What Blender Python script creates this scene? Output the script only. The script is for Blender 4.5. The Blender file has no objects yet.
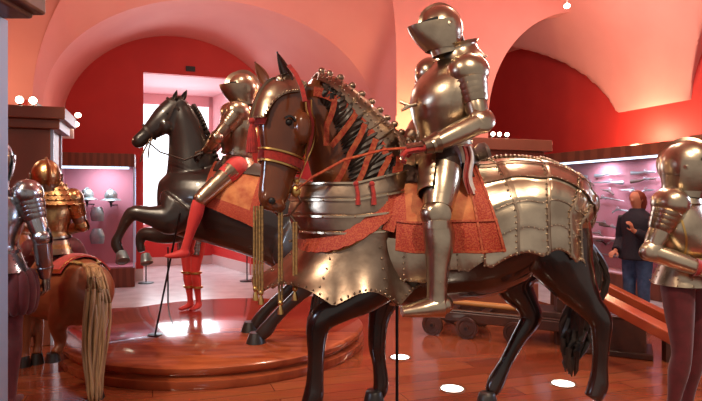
import bpy, bmesh, math, random
from mathutils import Vector as V, Matrix
from math import sin, cos, pi, radians as R, sqrt
random.seed(7)
sc = bpy.context.scene
COL = sc.collection
F, CX, HY, CH = 560.0, 351.0, 197.0, 1.6
def P(px, py, Y): return V(((px-CX)/F*Y, Y, CH+(HY-py)/F*Y))
TH = R(19.5); CT, ST = cos(TH), sin(TH)
def W(u, v, z): return V((u*CT-v*ST, u*ST+v*CT, z))        # room axes: u along the back wall, v into the depth
def on_back(px, py, v):
    k = (px-CX)/F; u = (ST*v+k*CT*v)/(CT-k*ST); y = ST*u+CT*v
    return u, CH+(HY-py)*y/F
def on_side(px, py, u):
    k = (px-CX)/F; v = (CT*u-k*ST*u)/(ST+k*CT); y = ST*u+CT*v
    return v, CH+(HY-py)*y/F
UX, VX = W(1,0,0), W(0,1,0)

# ------------------------------------------------------------------ materials
def mat(name, col, rough=.5, metal=0., col2=None, scale=8., bump=0., bscale=60., kind='noise', coat=0., spec=.5, sheen=0., emit=None, estr=0., stretch=(1,1,1)):
    m = bpy.data.materials.new(name); m.use_nodes = True
    n = m.node_tree.nodes; l = m.node_tree.links; b = n['Principled BSDF']
    b.inputs['Base Color'].default_value = (*col, 1); b.inputs['Roughness'].default_value = rough
    b.inputs['Metallic'].default_value = metal; b.inputs['Coat Weight'].default_value = coat
    b.inputs['Specular IOR Level'].default_value = spec
    if sheen: b.inputs['Sheen Weight'].default_value = sheen
    tc = n.new('ShaderNodeTexCoord'); mp = n.new('ShaderNodeMapping'); mp.inputs['Scale'].default_value = stretch
    l.new(tc.outputs['Object'], mp.inputs['Vector'])
    if col2:
        if kind == 'noise':
            t = n.new('ShaderNodeTexNoise'); t.inputs['Scale'].default_value = scale; t.inputs['Detail'].default_value = 5
            out = t.outputs['Fac']
        elif kind == 'voronoi':
            t = n.new('ShaderNodeTexVoronoi'); t.inputs['Scale'].default_value = scale; out = t.outputs['Distance']
        else:
            t = n.new('ShaderNodeTexWave'); t.inputs['Scale'].default_value = scale; t.inputs['Distortion'].default_value = 4
            t.inputs['Detail'].default_value = 3; out = t.outputs['Fac']
        l.new(mp.outputs['Vector'], t.inputs['Vector'])
        r = n.new('ShaderNodeValToRGB'); r.color_ramp.elements[0].color = (*col, 1); r.color_ramp.elements[1].color = (*col2, 1)
        r.color_ramp.elements[0].position = .35; r.color_ramp.elements[1].position = .65
        l.new(out, r.inputs['Fac']); l.new(r.outputs['Color'], b.inputs['Base Color'])
    if bump:
        t2 = n.new('ShaderNodeTexNoise'); t2.inputs['Scale'].default_value = bscale; t2.inputs['Detail'].default_value = 3
        l.new(mp.outputs['Vector'], t2.inputs['Vector'])
        bp = n.new('ShaderNodeBump'); bp.inputs['Strength'].default_value = bump; bp.inputs['Distance'].default_value = .01
        l.new(t2.outputs['Fac'], bp.inputs['Height']); l.new(bp.outputs['Normal'], b.inputs['Normal'])
    if emit:
        b.inputs['Emission Color'].default_value = (*emit, 1); b.inputs['Emission Strength'].default_value = estr
    return m

def wood_floor():
    m = bpy.data.materials.new('floor_planks'); m.use_nodes = True
    n = m.node_tree.nodes; l = m.node_tree.links; b = n['Principled BSDF']
    tc = n.new('ShaderNodeTexCoord'); mp = n.new('ShaderNodeMapping')
    mp.inputs['Rotation'].default_value = (0, 0, -TH)
    l.new(tc.outputs['Object'], mp.inputs['Vector'])
    br = n.new('ShaderNodeTexBrick'); br.inputs['Scale'].default_value = 1; br.inputs['Brick Width'].default_value = 1.9
    br.inputs['Row Height'].default_value = .19; br.inputs['Mortar Size'].default_value = .003
    br.inputs['Color1'].default_value = (.30, .062, .024, 1); br.inputs['Color2'].default_value = (.46, .125, .052, 1); br.inputs['Mortar'].default_value = (.07, .012, .006, 1)
    l.new(mp.outputs['Vector'], br.inputs['Vector'])
    mp2 = n.new('ShaderNodeMapping'); mp2.inputs['Rotation'].default_value = (0, 0, -TH); mp2.inputs['Scale'].default_value = (1, 12, 1)
    l.new(tc.outputs['Object'], mp2.inputs['Vector'])
    no = n.new('ShaderNodeTexNoise'); no.inputs['Scale'].default_value = 3; no.inputs['Detail'].default_value = 6; l.new(mp2.outputs['Vector'], no.inputs['Vector'])
    mx = n.new('ShaderNodeMix'); mx.data_type = 'RGBA'; mx.blend_type = 'MULTIPLY'; mx.inputs[0].default_value = .55
    l.new(br.outputs['Color'], mx.inputs[6]); l.new(no.outputs['Color'], mx.inputs[7])
    l.new(mx.outputs[2], b.inputs['Base Color']); b.inputs['Roughness'].default_value = .16; b.inputs['Coat Weight'].default_value = .35; b.inputs['Coat Roughness'].default_value = .1
    return m
def stone_floor():
    m = mat('stone_tiles', (.5,.47,.47), .25, col2=(.62,.59,.6), scale=3)
    n = m.node_tree.nodes; l = m.node_tree.links; b = n['Principled BSDF']
    return m
def glass_mat():
    m = bpy.data.materials.new('pane_glass'); m.use_nodes = True
    n = m.node_tree.nodes; l = m.node_tree.links; n.remove(n['Principled BSDF'])
    t = n.new('ShaderNodeBsdfTransparent'); g = n.new('ShaderNodeBsdfGlossy'); g.inputs['Roughness'].default_value = .03
    g.inputs['Color'].default_value = (.9,.95,1,1); t.inputs['Color'].default_value = (.93,.95,.96,1)
    fr = n.new('ShaderNodeLayerWeight'); fr.inputs['Blend'].default_value = .12
    ml = n.new('ShaderNodeMath'); ml.operation = 'MULTIPLY'; ml.inputs[1].default_value = .35; l.new(fr.outputs['Facing'], ml.inputs[0])
    mx = n.new('ShaderNodeMixShader'); l.new(ml.outputs[0], mx.inputs[0]); l.new(t.outputs[0], mx.inputs[1]); l.new(g.outputs[0], mx.inputs[2])
    l.new(mx.outputs[0], n['Material Output'].inputs['Surface'])
    return m
def emis(name, col, s):
    m = bpy.data.materials.new(name); m.use_nodes = True
    n = m.node_tree.nodes; l = m.node_tree.links; n.remove(n['Principled BSDF'])
    e = n.new('ShaderNodeEmission'); e.inputs[0].default_value = (*col, 1); e.inputs[1].default_value = s
    l.new(e.outputs[0], n['Material Output'].inputs['Surface']); return m

M = {}
M['red'] = mat('red_wall_paint', (.50,.022,.018), .6, col2=(.54,.028,.022), scale=2)
M['vault'] = mat('vault_plaster_red_bounce', (.74,.28,.245), .75, col2=(.77,.31,.27), scale=1.5, bump=.05, bscale=6)  # pale plaster with the red walls' bounce light mixed into its colour
M['niche'] = mat('niche_plaster', (.74,.42,.44), .7)
M['wood'] = mat('case_wood', (.13,.035,.018), .4, col2=(.19,.055,.028), scale=3, kind='wave', stretch=(1,1,.2))
M['pale_wood'] = mat('brown_pillar_wood', (.24,.075,.042), .4, col2=(.28,.09,.05), scale=3, kind='noise', stretch=(1,1,.2))
M['plinth'] = mat('varnished_plinth_wood', (.22,.040,.016), .17, col2=(.36,.085,.03), scale=2.2, kind='noise', stretch=(1,6,1), coat=.5)
M['floor'] = wood_floor(); M['stone'] = stone_floor(); M['glass'] = glass_mat()
M['base'] = mat('pale_baseboard', (.62,.5,.48), .5)
M['panel'] = mat('mauve_case_lining', (.50,.20,.25), .8)
M['steel'] = mat('polished_steel', (.40,.32,.235), .28, 1, col2=(.62,.52,.385), scale=6, bump=.18, bscale=14)
M['steel_dark'] = mat('aged_steel', (.26,.185,.135), .3, 1, col2=(.42,.315,.235), scale=9, bump=.15, bscale=12)
M['steel_blue'] = mat('cool_steel', (.5,.5,.52), .25, 1, col2=(.36,.36,.38), scale=9, bump=.1, bscale=20)
M['gilt'] = mat('gilt_steel', (.55,.34,.15), .3, 1, col2=(.38,.21,.10), scale=30, bump=.2, bscale=60)
M['gold'] = mat('gold_trim', (.72,.46,.16), .32, 1)
M['dark'] = mat('black_gap', (.01,.008,.008), .5)
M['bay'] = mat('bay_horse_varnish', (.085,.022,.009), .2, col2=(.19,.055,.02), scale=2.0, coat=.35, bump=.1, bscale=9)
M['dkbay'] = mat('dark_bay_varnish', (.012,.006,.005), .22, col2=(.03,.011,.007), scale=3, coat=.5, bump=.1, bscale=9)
M['blackhorse'] = mat('black_horse_varnish', (.018,.012,.011), .3, col2=(.03,.020,.018), scale=3, coat=.35)
M['chestnut'] = mat('chestnut_horse', (.21,.062,.024), .35, col2=(.25,.075,.03), scale=2)
M['hair'] = mat('dark_horsehair', (.012,.009,.008), .4, col2=(.05,.035,.028), scale=25, stretch=(1,1,.1))
M['blond'] = mat('fair_horsehair', (.50,.30,.14), .5, col2=(.26,.13,.055), scale=30, stretch=(1,1,.1))
M['hoof'] = mat('grey_hoof', (.025,.018,.016), .35)
M['hoofblue'] = mat('shod_hoof', (.30,.38,.42), .35, .6)
M['redcloth'] = mat('red_velvet', (.48,.022,.014), .75, col2=(.30,.012,.01), scale=45, sheen=.3, bump=.2, bscale=80)
M['brocade'] = mat('orange_brocade', (.42,.075,.018), .65, col2=(.62,.22,.07), scale=11, bump=.3, bscale=40)
M['border'] = mat('embroidered_border', (.33,.018,.010), .65, col2=(.46,.08,.028), scale=130, kind='voronoi', bump=.3, bscale=80)
M['strap'] = mat('embroidered_strap', (.34,.024,.012), .6, col2=(.50,.12,.045), scale=40, bump=.3, bscale=90)
M['cord'] = mat('gold_cord', (.46,.28,.09), .5, col2=(.22,.13,.05), scale=60)
M['maroon'] = mat('maroon_hose', (.12,.008,.014), .7, col2=(.085,.006,.009), scale=20, sheen=.2)
M['redhose'] = mat('red_hose', (.62,.035,.035), .6, sheen=.2)
M['white'] = mat('white_cloth', (.75,.68,.64), .8)
M['leather'] = mat('dark_leather', (.035,.016,.011), .45)
M['iron'] = mat('black_iron', (.02,.02,.022), .4, .6)
M['cart'] = mat('dark_carriage_wood', (.035,.013,.009), .35, col2=(.07,.022,.013), scale=6, coat=.2)
M['beam'] = mat('reddish_beam_wood', (.30,.045,.014), .3, col2=(.42,.09,.03), scale=4, coat=.2)
M['ochre'] = mat('ochre_wood', (.50,.22,.07), .4)
M['gunwood'] = mat('gun_stock_wood', (.10,.05,.035), .5); M['gunmetal'] = mat('gun_barrel_steel', (.50,.56,.60), .3, .8)
M['verdigris'] = mat('green_grey_steel', (.30,.40,.40), .4, .6, col2=(.45,.50,.48), scale=12)
M['coat'] = mat('dark_coat', (.018,.013,.022), .8, bump=.4, bscale=30); M['jeans'] = mat('blue_jeans', (.035,.07,.16), .8, col2=(.07,.13,.26), scale=14)
M['skin'] = mat('skin', (.62,.24,.14), .55); M['redhair'] = mat('auburn_hair', (.22,.035,.015), .55, bump=.5, bscale=60)
M['bulb'] = emis('lamp_glow', (1,.86,.62), 14); M['daylight'] = emis('daylight_pane', (.86,.93,1), 2.6)
M['tube'] = emis('case_light_strip', (.60,.80,1), 3.0); M['floorlamp'] = emis('floor_lamp_glow', (1,.93,.82), 6)
M['bluepost'] = mat('satin_blue_grey_metal', (.50,.68,.95), .4, 0)
M['grille'] = mat('black_grille', (.02,.01,.01), .5)

# ------------------------------------------------------------------ scene bookkeeping
OFF = {}
def thing(name, label, cat, loc=(0,0,0), group=None, rotz=0., world=True):
    o = bpy.data.objects.new(name, None); COL.objects.link(o); o.empty_display_size = .1
    o.location = loc; o.rotation_euler = (0,0,rotz); o['label'] = label; o['category'] = cat
    if group: o['group'] = group
    OFF[o.name] = V(loc) if world else V((0,0,0))
    return o
def tag(o, label, cat, group=None):
    o['label'] = label; o['category'] = cat
    if group: o['group'] = group
    return o
def dup(o, parent=None):
    c = o.copy(); COL.objects.link(c); c.parent = parent
    for ch in o.children: dup(ch, c)
    return c

# ------------------------------------------------------------------ mesh builder
class MB:
    def __init__(s): s.v = []; s.f = []; s.mi = []
    def add(s, vs, fs, mi=0):
        b = len(s.v); s.v += [V(p) for p in vs]; s.f += [tuple(i+b for i in f) for f in fs]; s.mi += [mi]*len(fs); return s
    def box(s, c, ax, ay, az, mi=0):        # centre and three half-axis vectors
        c = V(c); ax, ay, az = V(ax), V(ay), V(az)
        if ax.cross(ay).dot(az) < 0: az = -az
        vs = [c+ax*i+ay*j+az*k for k in (-1,1) for j in (-1,1) for i in (-1,1)]
        return s.add(vs, [(0,2,3,1),(4,5,7,6),(0,1,5,4),(2,6,7,3),(0,4,6,2),(1,3,7,5)], mi)
    def rbox(s, u0, u1, v0, v1, z0, z1, mi=0):   # box in room axes
        return s.box(W((u0+u1)/2, (v0+v1)/2, (z0+z1)/2), UX*(u1-u0)/2, VX*(v1-v0)/2, (0,0,(z1-z0)/2), mi)
    def grid(s, fn, nu, nv, mi=0, closeu=False, flip=False):
        b = len(s.v)
        for j in range(nv+1):
            for i in range(nu if closeu else nu+1): s.v.append(V(fn(i/nu, j/nv)))
        w = nu if closeu else nu+1
        for j in range(nv):
            for i in range(nu):
                a = b+j*w+i; c = b+j*w+(i+1) % w; q = (a, c, c+w, a+w)
                s.f.append(q[::-1] if flip else q); s.mi.append(mi)
        return s
    def rings(s, rs, mi=0, caps=True):
        b = len(s.v); n = len(rs[0])
        for r in rs: s.v += [V(p) for p in r]
        for j in range(len(rs)-1):
            for i in range(n):
                s.f.append((b+j*n+i, b+j*n+(i+1)%n, b+(j+1)*n+(i+1)%n, b+(j+1)*n+i)); s.mi.append(mi)
        if caps:
            s.f.append(tuple(b+i for i in range(n))[::-1]); s.f.append(tuple(b+(len(rs)-1)*n+i for i in range(n))); s.mi += [mi, mi]
        return s
    def ell(s, c, r, seg=16, rg=10, mi=0, ax=None):
        c = V(c); ax = ax or (V((1,0,0)), V((0,1,0)), V((0,0,1)))
        rs = []
        for j in range(rg+1):
            a = -pi/2+pi*j/rg*.9998+.0001
            rs.append([c+ax[0]*(r[0]*cos(a)*cos(2*pi*i/seg))+ax[1]*(r[1]*cos(a)*sin(2*pi*i/seg))+ax[2]*(r[2]*sin(a)) for i in range(seg)])
        return s.rings(rs, mi)
    def rod(s, pts, r, seg=8, mi=0):
        pts = [V(p) for p in pts]; rs = []
        if not hasattr(r, '__len__'): r = [r]*len(pts)
        for i, p in enumerate(pts):
            t = (pts[min(i+1, len(pts)-1)]-pts[max(i-1, 0)]).normalized()
            h = V((0,0,1)) if abs(t.z) < .95 else V((0,1,0))
            a = t.cross(h).normalized(); b2 = a.cross(t)
            rs.append([p+(a*cos(2*pi*k/seg)+b2*sin(2*pi*k/seg))*r[i] for k in range(seg)])
        return s.rings(rs, mi)
    def lathe(s, c, prof, seg=32, mi=0, axis=V((0,0,1)), caps=True):
        c = V(c); axis = V(axis).normalized(); h = V((1,0,0)) if abs(axis.x) < .9 else V((0,1,0))
        a = axis.cross(h).normalized(); b2 = axis.cross(a)
        return s.rings([[c+axis*z+(a*cos(2*pi*k/seg)+b2*sin(2*pi*k/seg))*r for k in range(seg)] for r, z in prof], mi, caps)
    def prism(s, outline, th, mi=0):         # polygon of points, extruded by vector th
        o = [V(p) for p in outline]; th = V(th); n = len(o)
        return s.add(o+[p+th for p in o], [tuple(range(n))[::-1], tuple(range(n, 2*n))]+[(i, (i+1) % n, n+(i+1) % n, n+i) for i in range(n)], mi)
    def ribbon(s, pts, nrms, w, th=.006, mi=0):
        pts = [V(p) for p in pts]; rs = []
        for i, p in enumerate(pts):
            t = (pts[min(i+1, len(pts)-1)]-pts[max(i-1, 0)]).normalized(); n = V(nrms[i]); n = (n-t*n.dot(t)).normalized(); b2 = t.cross(n)
            ww = w[i] if hasattr(w, '__len__') else w
            rs.append([p+b2*ww/2, p+b2*ww/2+n*th, p-b2*ww/2+n*th, p-b2*ww/2])
        return s.rings(rs, mi)
    def sheet(s, fn, nu, nv, th=.008, mi=0, mfn=None):   # closed shell from fn(u,v)->(point, normal)
        A = [[fn(i/nu, j/nv) for i in range(nu+1)] for j in range(nv+1)]
        b = len(s.v); w = nu+1
        for row in A: s.v += [V(p) for p, n in row]
        o = len(s.v)-b
        for row in A: s.v += [V(p)-V(n)*th for p, n in row]
        for j in range(nv):
            for i in range(nu):
                q = (b+j*w+i, b+j*w+i+1, b+(j+1)*w+i+1, b+(j+1)*w+i); m_ = mfn((i+.5)/nu, (j+.5)/nv) if mfn else mi
                s.f.append(q); s.f.append(tuple(x+o for x in q)[::-1]); s.mi += [m_, m_]
        edge = [(j*w, (j+1)*w) for j in range(nv)]+[((j+1)*w+nu, j*w+nu) for j in range(nv)]+[(i+1, i) for i in range(nu)]+[(nv*w+i, nv*w+i+1) for i in range(nu)]
        for a, c in edge: s.f.append((b+a, b+c, b+c+o, b+a+o)); s.mi.append(m_ if mfn is None else 0)
        return s
    def build(s, name, m, parent=None, smooth=True, remesh=0, kind=None, label=None, bevel=0, sm=0, dec=0, recalc=True):
        me = bpy.data.meshes.new(name); root = parent
        while root is not None and root.parent: root = root.parent
        off = OFF.get(root.name, V((0,0,0))) if root else V((0,0,0))
        me.from_pydata([tuple(p-off) for p in s.v], [], s.f)
        for mm in (m if isinstance(m, (list, tuple)) else [m]): me.materials.append(mm)
        for i, p in enumerate(me.polygons): p.material_index = s.mi[i]; p.use_smooth = smooth
        if recalc:
            bm = bmesh.new(); bm.from_mesh(me); bmesh.ops.recalc_face_normals(bm, faces=bm.faces); bm.to_mesh(me); bm.free()
        o = bpy.data.objects.new(name, me); COL.objects.link(o)
        if parent: o.parent = parent
        if remesh or bevel:
            if remesh:
                q = o.modifiers.new('r', 'REMESH'); q.mode = 'VOXEL'; q.voxel_size = remesh; q.use_smooth_shade = True
                if sm: q = o.modifiers.new('s', 'SMOOTH'); q.iterations = sm; q.factor = .5
            if bevel:
                q = o.modifiers.new('b', 'BEVEL'); q.width = bevel; q.segments = 2; q.limit_method = 'ANGLE'
            dg = bpy.context.evaluated_depsgraph_get(); me2 = bpy.data.meshes.new_from_object(o.evaluated_get(dg))
            o.modifiers.clear(); o.data = me2
        if smooth: 
            try: o.data.set_sharp_from_angle(angle=R(48))
            except Exception: pass
        if kind: o['kind'] = kind
        if label: o['label'] = label
        return o

def cr(a, b, c, d, t):
    return .5*((2*b)+(c-a)*t+(2*a-5*b+4*c-d)*t*t+(3*b-a-3*c+d)*t*t*t)
class Tube:
    """sections: (centre, half width along lat, half width along nrm[, lat]) ; angle 0 = nrm, +90 deg = lat"""
    def __init__(s, secs, lat, flip=1):
        s.c = [V(x[0]) for x in secs]; s.rl = [x[1] for x in secs]; s.rn = [x[2] for x in secs]; s.n = len(secs)-1; s.flip = flip
        s.lat = [V(x[3]) if len(x) > 3 else V(lat) for x in secs]
    def _i(s, arr, t):
        t = max(0, min(s.n-1e-6, t)); i = int(t); f = t-i; g = lambda k: arr[max(0, min(s.n, k))]
        return cr(g(i-1), g(i), g(i+1), g(i+2), f)
    def _l(s, arr, t):
        t = max(0, min(s.n-1e-6, t)); i = int(t); f = t-i; return arr[i]*(1-f)+arr[min(s.n, i+1)]*f
    def frame(s, t):
        c = s._i(s.c, t); e = .05
        tg = (s._i(s.c, min(s.n, t+e))-s._i(s.c, max(0, t-e))).normalized()
        la = s._l(s.lat, t); la = (la-tg*la.dot(tg)).normalized(); nr = la.cross(tg)*s.flip
        return c, tg, la, nr
    def pt(s, t, a, off=0, prof=None):
        c, tg, la, nr = s.frame(t); rl = max(.002, s._i(s.rl, t)); rn = max(.002, s._i(s.rn, t))
        if prof: k = prof(t, a); rl *= k; rn *= k
        p = c+la*(rl*sin(a))+nr*(rn*cos(a)); n = (la*(sin(a)*rn)+nr*(cos(a)*rl)).normalized()
        return p+n*off, n
    def mesh(s, mb, sub=5, seg=20, t0=0, t1=None, prof=None, off=0, mi=0):
        t1 = s.n if t1 is None else t1; k = max(2, int((t1-t0)*sub))
        return mb.rings([[s.pt(t0+(t1-t0)*j/k, 2*pi*i/seg, off, prof)[0] for i in range(seg)] for j in range(k+1)], mi)
    def shell(s, mb, t0, t1, a0, a1, off=.02, nu=30, nv=30, th=.008, offf=None, mi=0, prof=None, mfn=None):
        fa0 = a0 if callable(a0) else (lambda t: a0); fa1 = a1 if callable(a1) else (lambda t: a1)
        def fn(x, y):
            t = t0+(t1-t0)*x; a = fa0(t)+(fa1(t)-fa0(t))*y
            return s.pt(t, a, off+(offf(x, y) if offf else 0), prof)
        return mb.sheet(fn, nu, nv, th, mi, mfn)
    def strap(s, mb, path, w=.03, off=.02, th=.006, steps=8, mi=0):
        pts = []; ns = []
        for (ta, aa), (tb, ab) in zip(path[:-1], path[1:]):
            for k in range(steps):
                f = k/steps; p, n = s.pt(ta+(tb-ta)*f, aa+(ab-aa)*f, off); pts.append(p); ns.append(n)
        p, n = s.pt(*path[-1], off); pts.append(p); ns.append(n)
        return mb.ribbon(pts, ns, w, th, mi)
def proj(p): return CX+F*p.x/p.y, HY-F*(p.z-CH)/p.y
def find(T, px, py, a0=-100, a1=170, off=0):
    best = None
    for rng, nt, na in (((0, T.n, R(a0), R(a1)), 60, 60), (None, 14, 14)):
        if rng is None:
            _, bt, ba = best; dt = T.n/60; da = R(a1-a0)/60; rng = (max(0, bt-dt), min(T.n, bt+dt), ba-da, ba+da)
        for i in range(nt+1):
            for j in range(na+1):
                t = rng[0]+(rng[1]-rng[0])*i/nt; a = rng[2]+(rng[3]-rng[2])*j/na; p, n = T.pt(t, a, off)
                if n.dot(V((0,0,CH))-p) < 0: continue
                x, y = proj(p); e = (x-px)**2+(y-py)**2
                if best is None or e < best[0]: best = (e, t, a)
    return best[1], best[2]
def limb(mb, secs, lat, sub=5, seg=14): Tube(secs, lat).mesh(mb, sub, seg)
# ================================================================== THE ROOM
# floor: planks inside, stone border behind and to the right
UW0, UW1, VF = -5.0, 5.6, 8.72
MB().rbox(UW0, UW1, -1.0, VF, -.06, 0).build('floor', M['floor'], smooth=False, kind='structure')
m = MB(); m.rbox(UW0, 8.1, VF, 14.2, -.06, -.002); m.rbox(UW1, 8.1, -1.0, VF, -.06, -.002)
m.build('floor_stone_border', M['stone'], smooth=False, kind='structure')

# niche with window in the back wall
NU0, NU1, NZ = -.17, 1.9, 4.0
BV = 11.5
def bquad(m, pts, mi=0): return m.add(pts, [tuple(range(len(pts)))], mi)
LC, LR0, LR1 = .475, 2.05, 1.85      # lunette: centre u, half width, rise
AC, AH, AR = 1.08, 2.56, 1.80        # front arch of the left bay (v = 9)
def lun(a): return LC-LR0*cos(a), 2.9+LR1*sin(a)
m = MB()
N = 40
top = [lun(pi*i/N) for i in range(N+1)]
# back wall: left of the niche, over the niche, right of the niche
def wallpoly(us0, us1):
    us = [us0+(us1-us0)*i/24 for i in range(25)]
    return [(u, 2.9+LR1*sqrt(max(0, 1-((u-LC)/LR0)**2)) if abs(u-LC) < LR0 else 2.9) for u in us]
UL, UR = LC-LR0, LC+LR0
for u0, u1, zb in ((UL, NU0, 0), (NU0, NU1, NZ), (NU1, UR+.6, 0)):
    q = wallpoly(u0, u1)
    m.prism([W(u0, BV, zb), W(u1, BV, zb)]+[W(u, BV, z) for u, z in q[::-1]], VX*.12)
m.build('wall_back', M['red'], smooth=False, kind='structure', recalc=True)
# niche reveals
IV, IU0, IU1, IZ = 13.8, -.55, 1.36, 4.0
m = MB()
def slab(m, a, b, c, d, th): m.prism([a, b, c, d], th)
slab(m, W(NU0, BV+.1, NZ), W(NU1, BV+.1, NZ), W(IU1, IV, IZ), W(IU0, IV, IZ), (0,0,.08))
slab(m, W(NU1, BV+.1, 1.2), W(NU1, BV+.1, NZ), W(IU1, IV, IZ), W(IU1, IV, 1.2), UX*.08)
slab(m, W(NU0, BV+.1, 1.2), W(NU0, BV+.1, NZ), W(IU0, IV, IZ), W(IU0, IV, 1.2), -UX*.08)
m.build('wall_niche', M['niche'], smooth=False, kind='structure')
m = MB()
slab(m, W(NU1, BV+.1, .22), W(NU1, BV+.1, 1.2), W(IU1, IV, 1.2), W(IU1, IV, .22), UX*.08)
slab(m, W(NU0, BV+.1, .22), W(NU0, BV+.1, 1.2), W(IU0, IV, 1.2), W(IU0, IV, .22), -UX*.08)
slab(m, W(IU0-.05, IV, 0), W(IU1+.05, IV, 0), W(IU1+.05, IV, .95), W(IU0-.05, IV, .95), VX*.1)
m.build('wall_niche_lower', M['red'], smooth=False, kind='structure')
# window at the back of the niche: pane, frame, sill
m = MB(); m.rbox(IU0+.05, IU1-.02, IV+.10, IV+.13, .95, 3.78); pane = m
wn = MB()
for (a, b) in ((IU0, IU0+.09), (IU1-.09, IU1+.02)): wn.rbox(a, b, IV, IV+.1, .95, IZ)
wn.rbox(IU0, IU1, IV, IV+.1, 3.76, IZ); wn.rbox(IU0, IU1, IV-.1, IV+.1, .9, .97)
cu = (IU0+IU1)/2; wn.rbox(cu-.03, cu+.03, IV+.02, IV+.09, .95, 3.8)
wf = wn.build('window_1', M['niche'], smooth=False, kind='structure')
pane.build('window_pane', M['daylight'], wf, smooth=False)
# side walls of the left bay and pier
m = MB(); m.rbox(UL-.12, UL, 8.5, BV+.1, 0, 2.9); m.build('wall_left_bay', M['red'], smooth=False, kind='structure')
m = MB(); m.rbox(3.66, 5.38, 8.2, 9.0, 0, 2.9); m.build('wall_pier', M['vault'], smooth=False, kind='structure')
m = MB(); m.prism([W(UR, BV, 0), W(UR, BV, 2.9), W(3.66, 9.0, 2.9), W(3.66, 9.0, 0)], UX*.1); m.build('wall_bay_right', M['red'], smooth=False, kind='structure')
m = MB(); m.rbox(7.9, 8.05, -1, 13.5, 0, 5.2); m.build('wall_right', M['red'], smooth=False, kind='structure')
m = MB(); m.rbox(3.7, 8.0, 13.0, 13.1, 0, 5.6); m.build('wall_far', M['red'], smooth=False, kind='structure')
m = MB(); m.rbox(-5.1, -5.0, -1, 8.9, 0, 5.8); m.build('wall_left', M['red'], smooth=False, kind='structure')
# --- vaults
m = MB()
def bayA(x, y):                         # loft from the back lunette (y=0) to the front arch (y=1)
    a = pi*x; y2 = y
    u = (LC-LR0*cos(a))*(1-y2)+(AC-AH*cos(a))*y2
    z = 2.9+(LR1*(1-y2)+AR*y2)*sin(a)
    v = BV+.02+(9.0-BV-.02)*y2
    # groin: a cross vault lifts the middle of the bay to a crown
    s = sin(pi*min(1, y*1.0))**.8; side = abs(cos(a)); g = 2.9+1.72*s
    return W(u, v, z)
m.grid(bayA, 72, 30); m.build('ceiling_bay_vault', M['vault'], kind='structure')
m = MB()
def arcA(a):                             # outer arch at v = 8.2..8.5, steeper on the right
    w = (1-cos(a))/2; n = 2+1.9*w; Rz = 2.55+.75*w
    u = -cos(a); zz = (max(0, 1-abs(u)**n))**(1/n); return AC+2.6*u, 2.9+Rz*zz
def ring(x, y):
    a = pi*x; u1, z1 = AC-AH*cos(a), 2.9+AR*sin(a); u2, z2 = arcA(a); w = (1-cos(a))/2
    return W(u1*(1-y)+u2*y, 9.0-(.5+.3*w)*y, z1*(1-y)+z2*y)
m.grid(ring, 80, 10); m.build('ceiling_arch_band', M['vault'], kind='structure')
# face over pier between the two arches
BCu, BR = 7.45, 2.07
m = MB(); pts = []
for i in range(41):
    a = pi/2+pi/2*i/40; u, z = arcA(a); pts.append((u, z))
outl = [W(u, 8.2, z) for u, z in pts]+[W(5.38, 8.2, 2.9)]+[W(BCu-BR*cos(pi/2*i/24), 8.2, 2.9+BR*sin(pi/2*i/24)) for i in range(1, 23)]
outl += [W(7.2, 8.2, 6.2), W(AC, 8.2, 6.2)]
m.prism(outl, VX*.35); m.build('wall_pier_spandrel', M['vault'], smooth=False, kind='structure')
m = MB()                                 # spandrel left of the arch
lf = [arcA(pi/2*i/20) for i in range(21)]
m.prism([W(-5, 8.5, 0), W(UL+.1, 8.5, 0)]+[W(u, 8.5, z) for u, z in lf]+[W(AC, 8.5, 6.2), W(-5, 8.5, 6.2)], VX*.3)
m.build('wall_left_spandrel', M['vault'], smooth=False, kind='structure')
# main vault on the right with lunette penetrations
pr = [(7.8, 2.9), (8.1, 3.42), (8.54, 3.90), (9.0, 4.25), (9.51, 4.54), (10.1, 4.80), (10.69, 4.97), (11.4, 5.02), (12.2, 4.85), (13.0, 4.4)]
def zpen(v):
    if 7.8 <= v <= 13:
        for (a, za), (b, zb) in zip(pr[:-1], pr[1:]):
            if a <= v <= b: return za+(zb-za)*(v-a)/(b-a)
    if v < 6.45 and v > 2.4: return 2.9+2.05*sqrt(max(0, 1-((v-4.45)/2.02)**2))
    return 0
def zmain(u): 
    k = min(1, max(0, (u-4.6)/3.3)); return 2.9+2.9*(1-k**2.4)**(1/2.0)
m = MB()
vs = sorted(set([round(.0+.2*i, 3) for i in range(66)]+[7.8+.03*i for i in range(12)]+[6.45-.03*i for i in range(12)]+[2.4+.05*i for i in range(8)]+[13.0]))
us = [4.6+3.3*sin(pi/2*i/60) for i in range(61)]
b = 0
for v in vs: 
    for u in us: m.v.append(W(u+ (0.02 if u > 7.89 else 0), v, max(zmain(u), zpen(v))))
w = len(us)
for j in range(len(vs)-1):
    for i in range(w-1):
        # no vault left of the pier face where the spandrel closes the bay
        m.f.append((j*w+i, j*w+i+1, (j+1)*w+i+1, (j+1)*w+i)); m.mi.append(0)
m.build('ceiling_right_vault', M['vault'], kind='structure')
m = MB(); m.rbox(-5, 4.7, -1, 8.6, 5.78, 5.9); m.build('ceiling', M['vault'], smooth=False, kind='structure')
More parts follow.
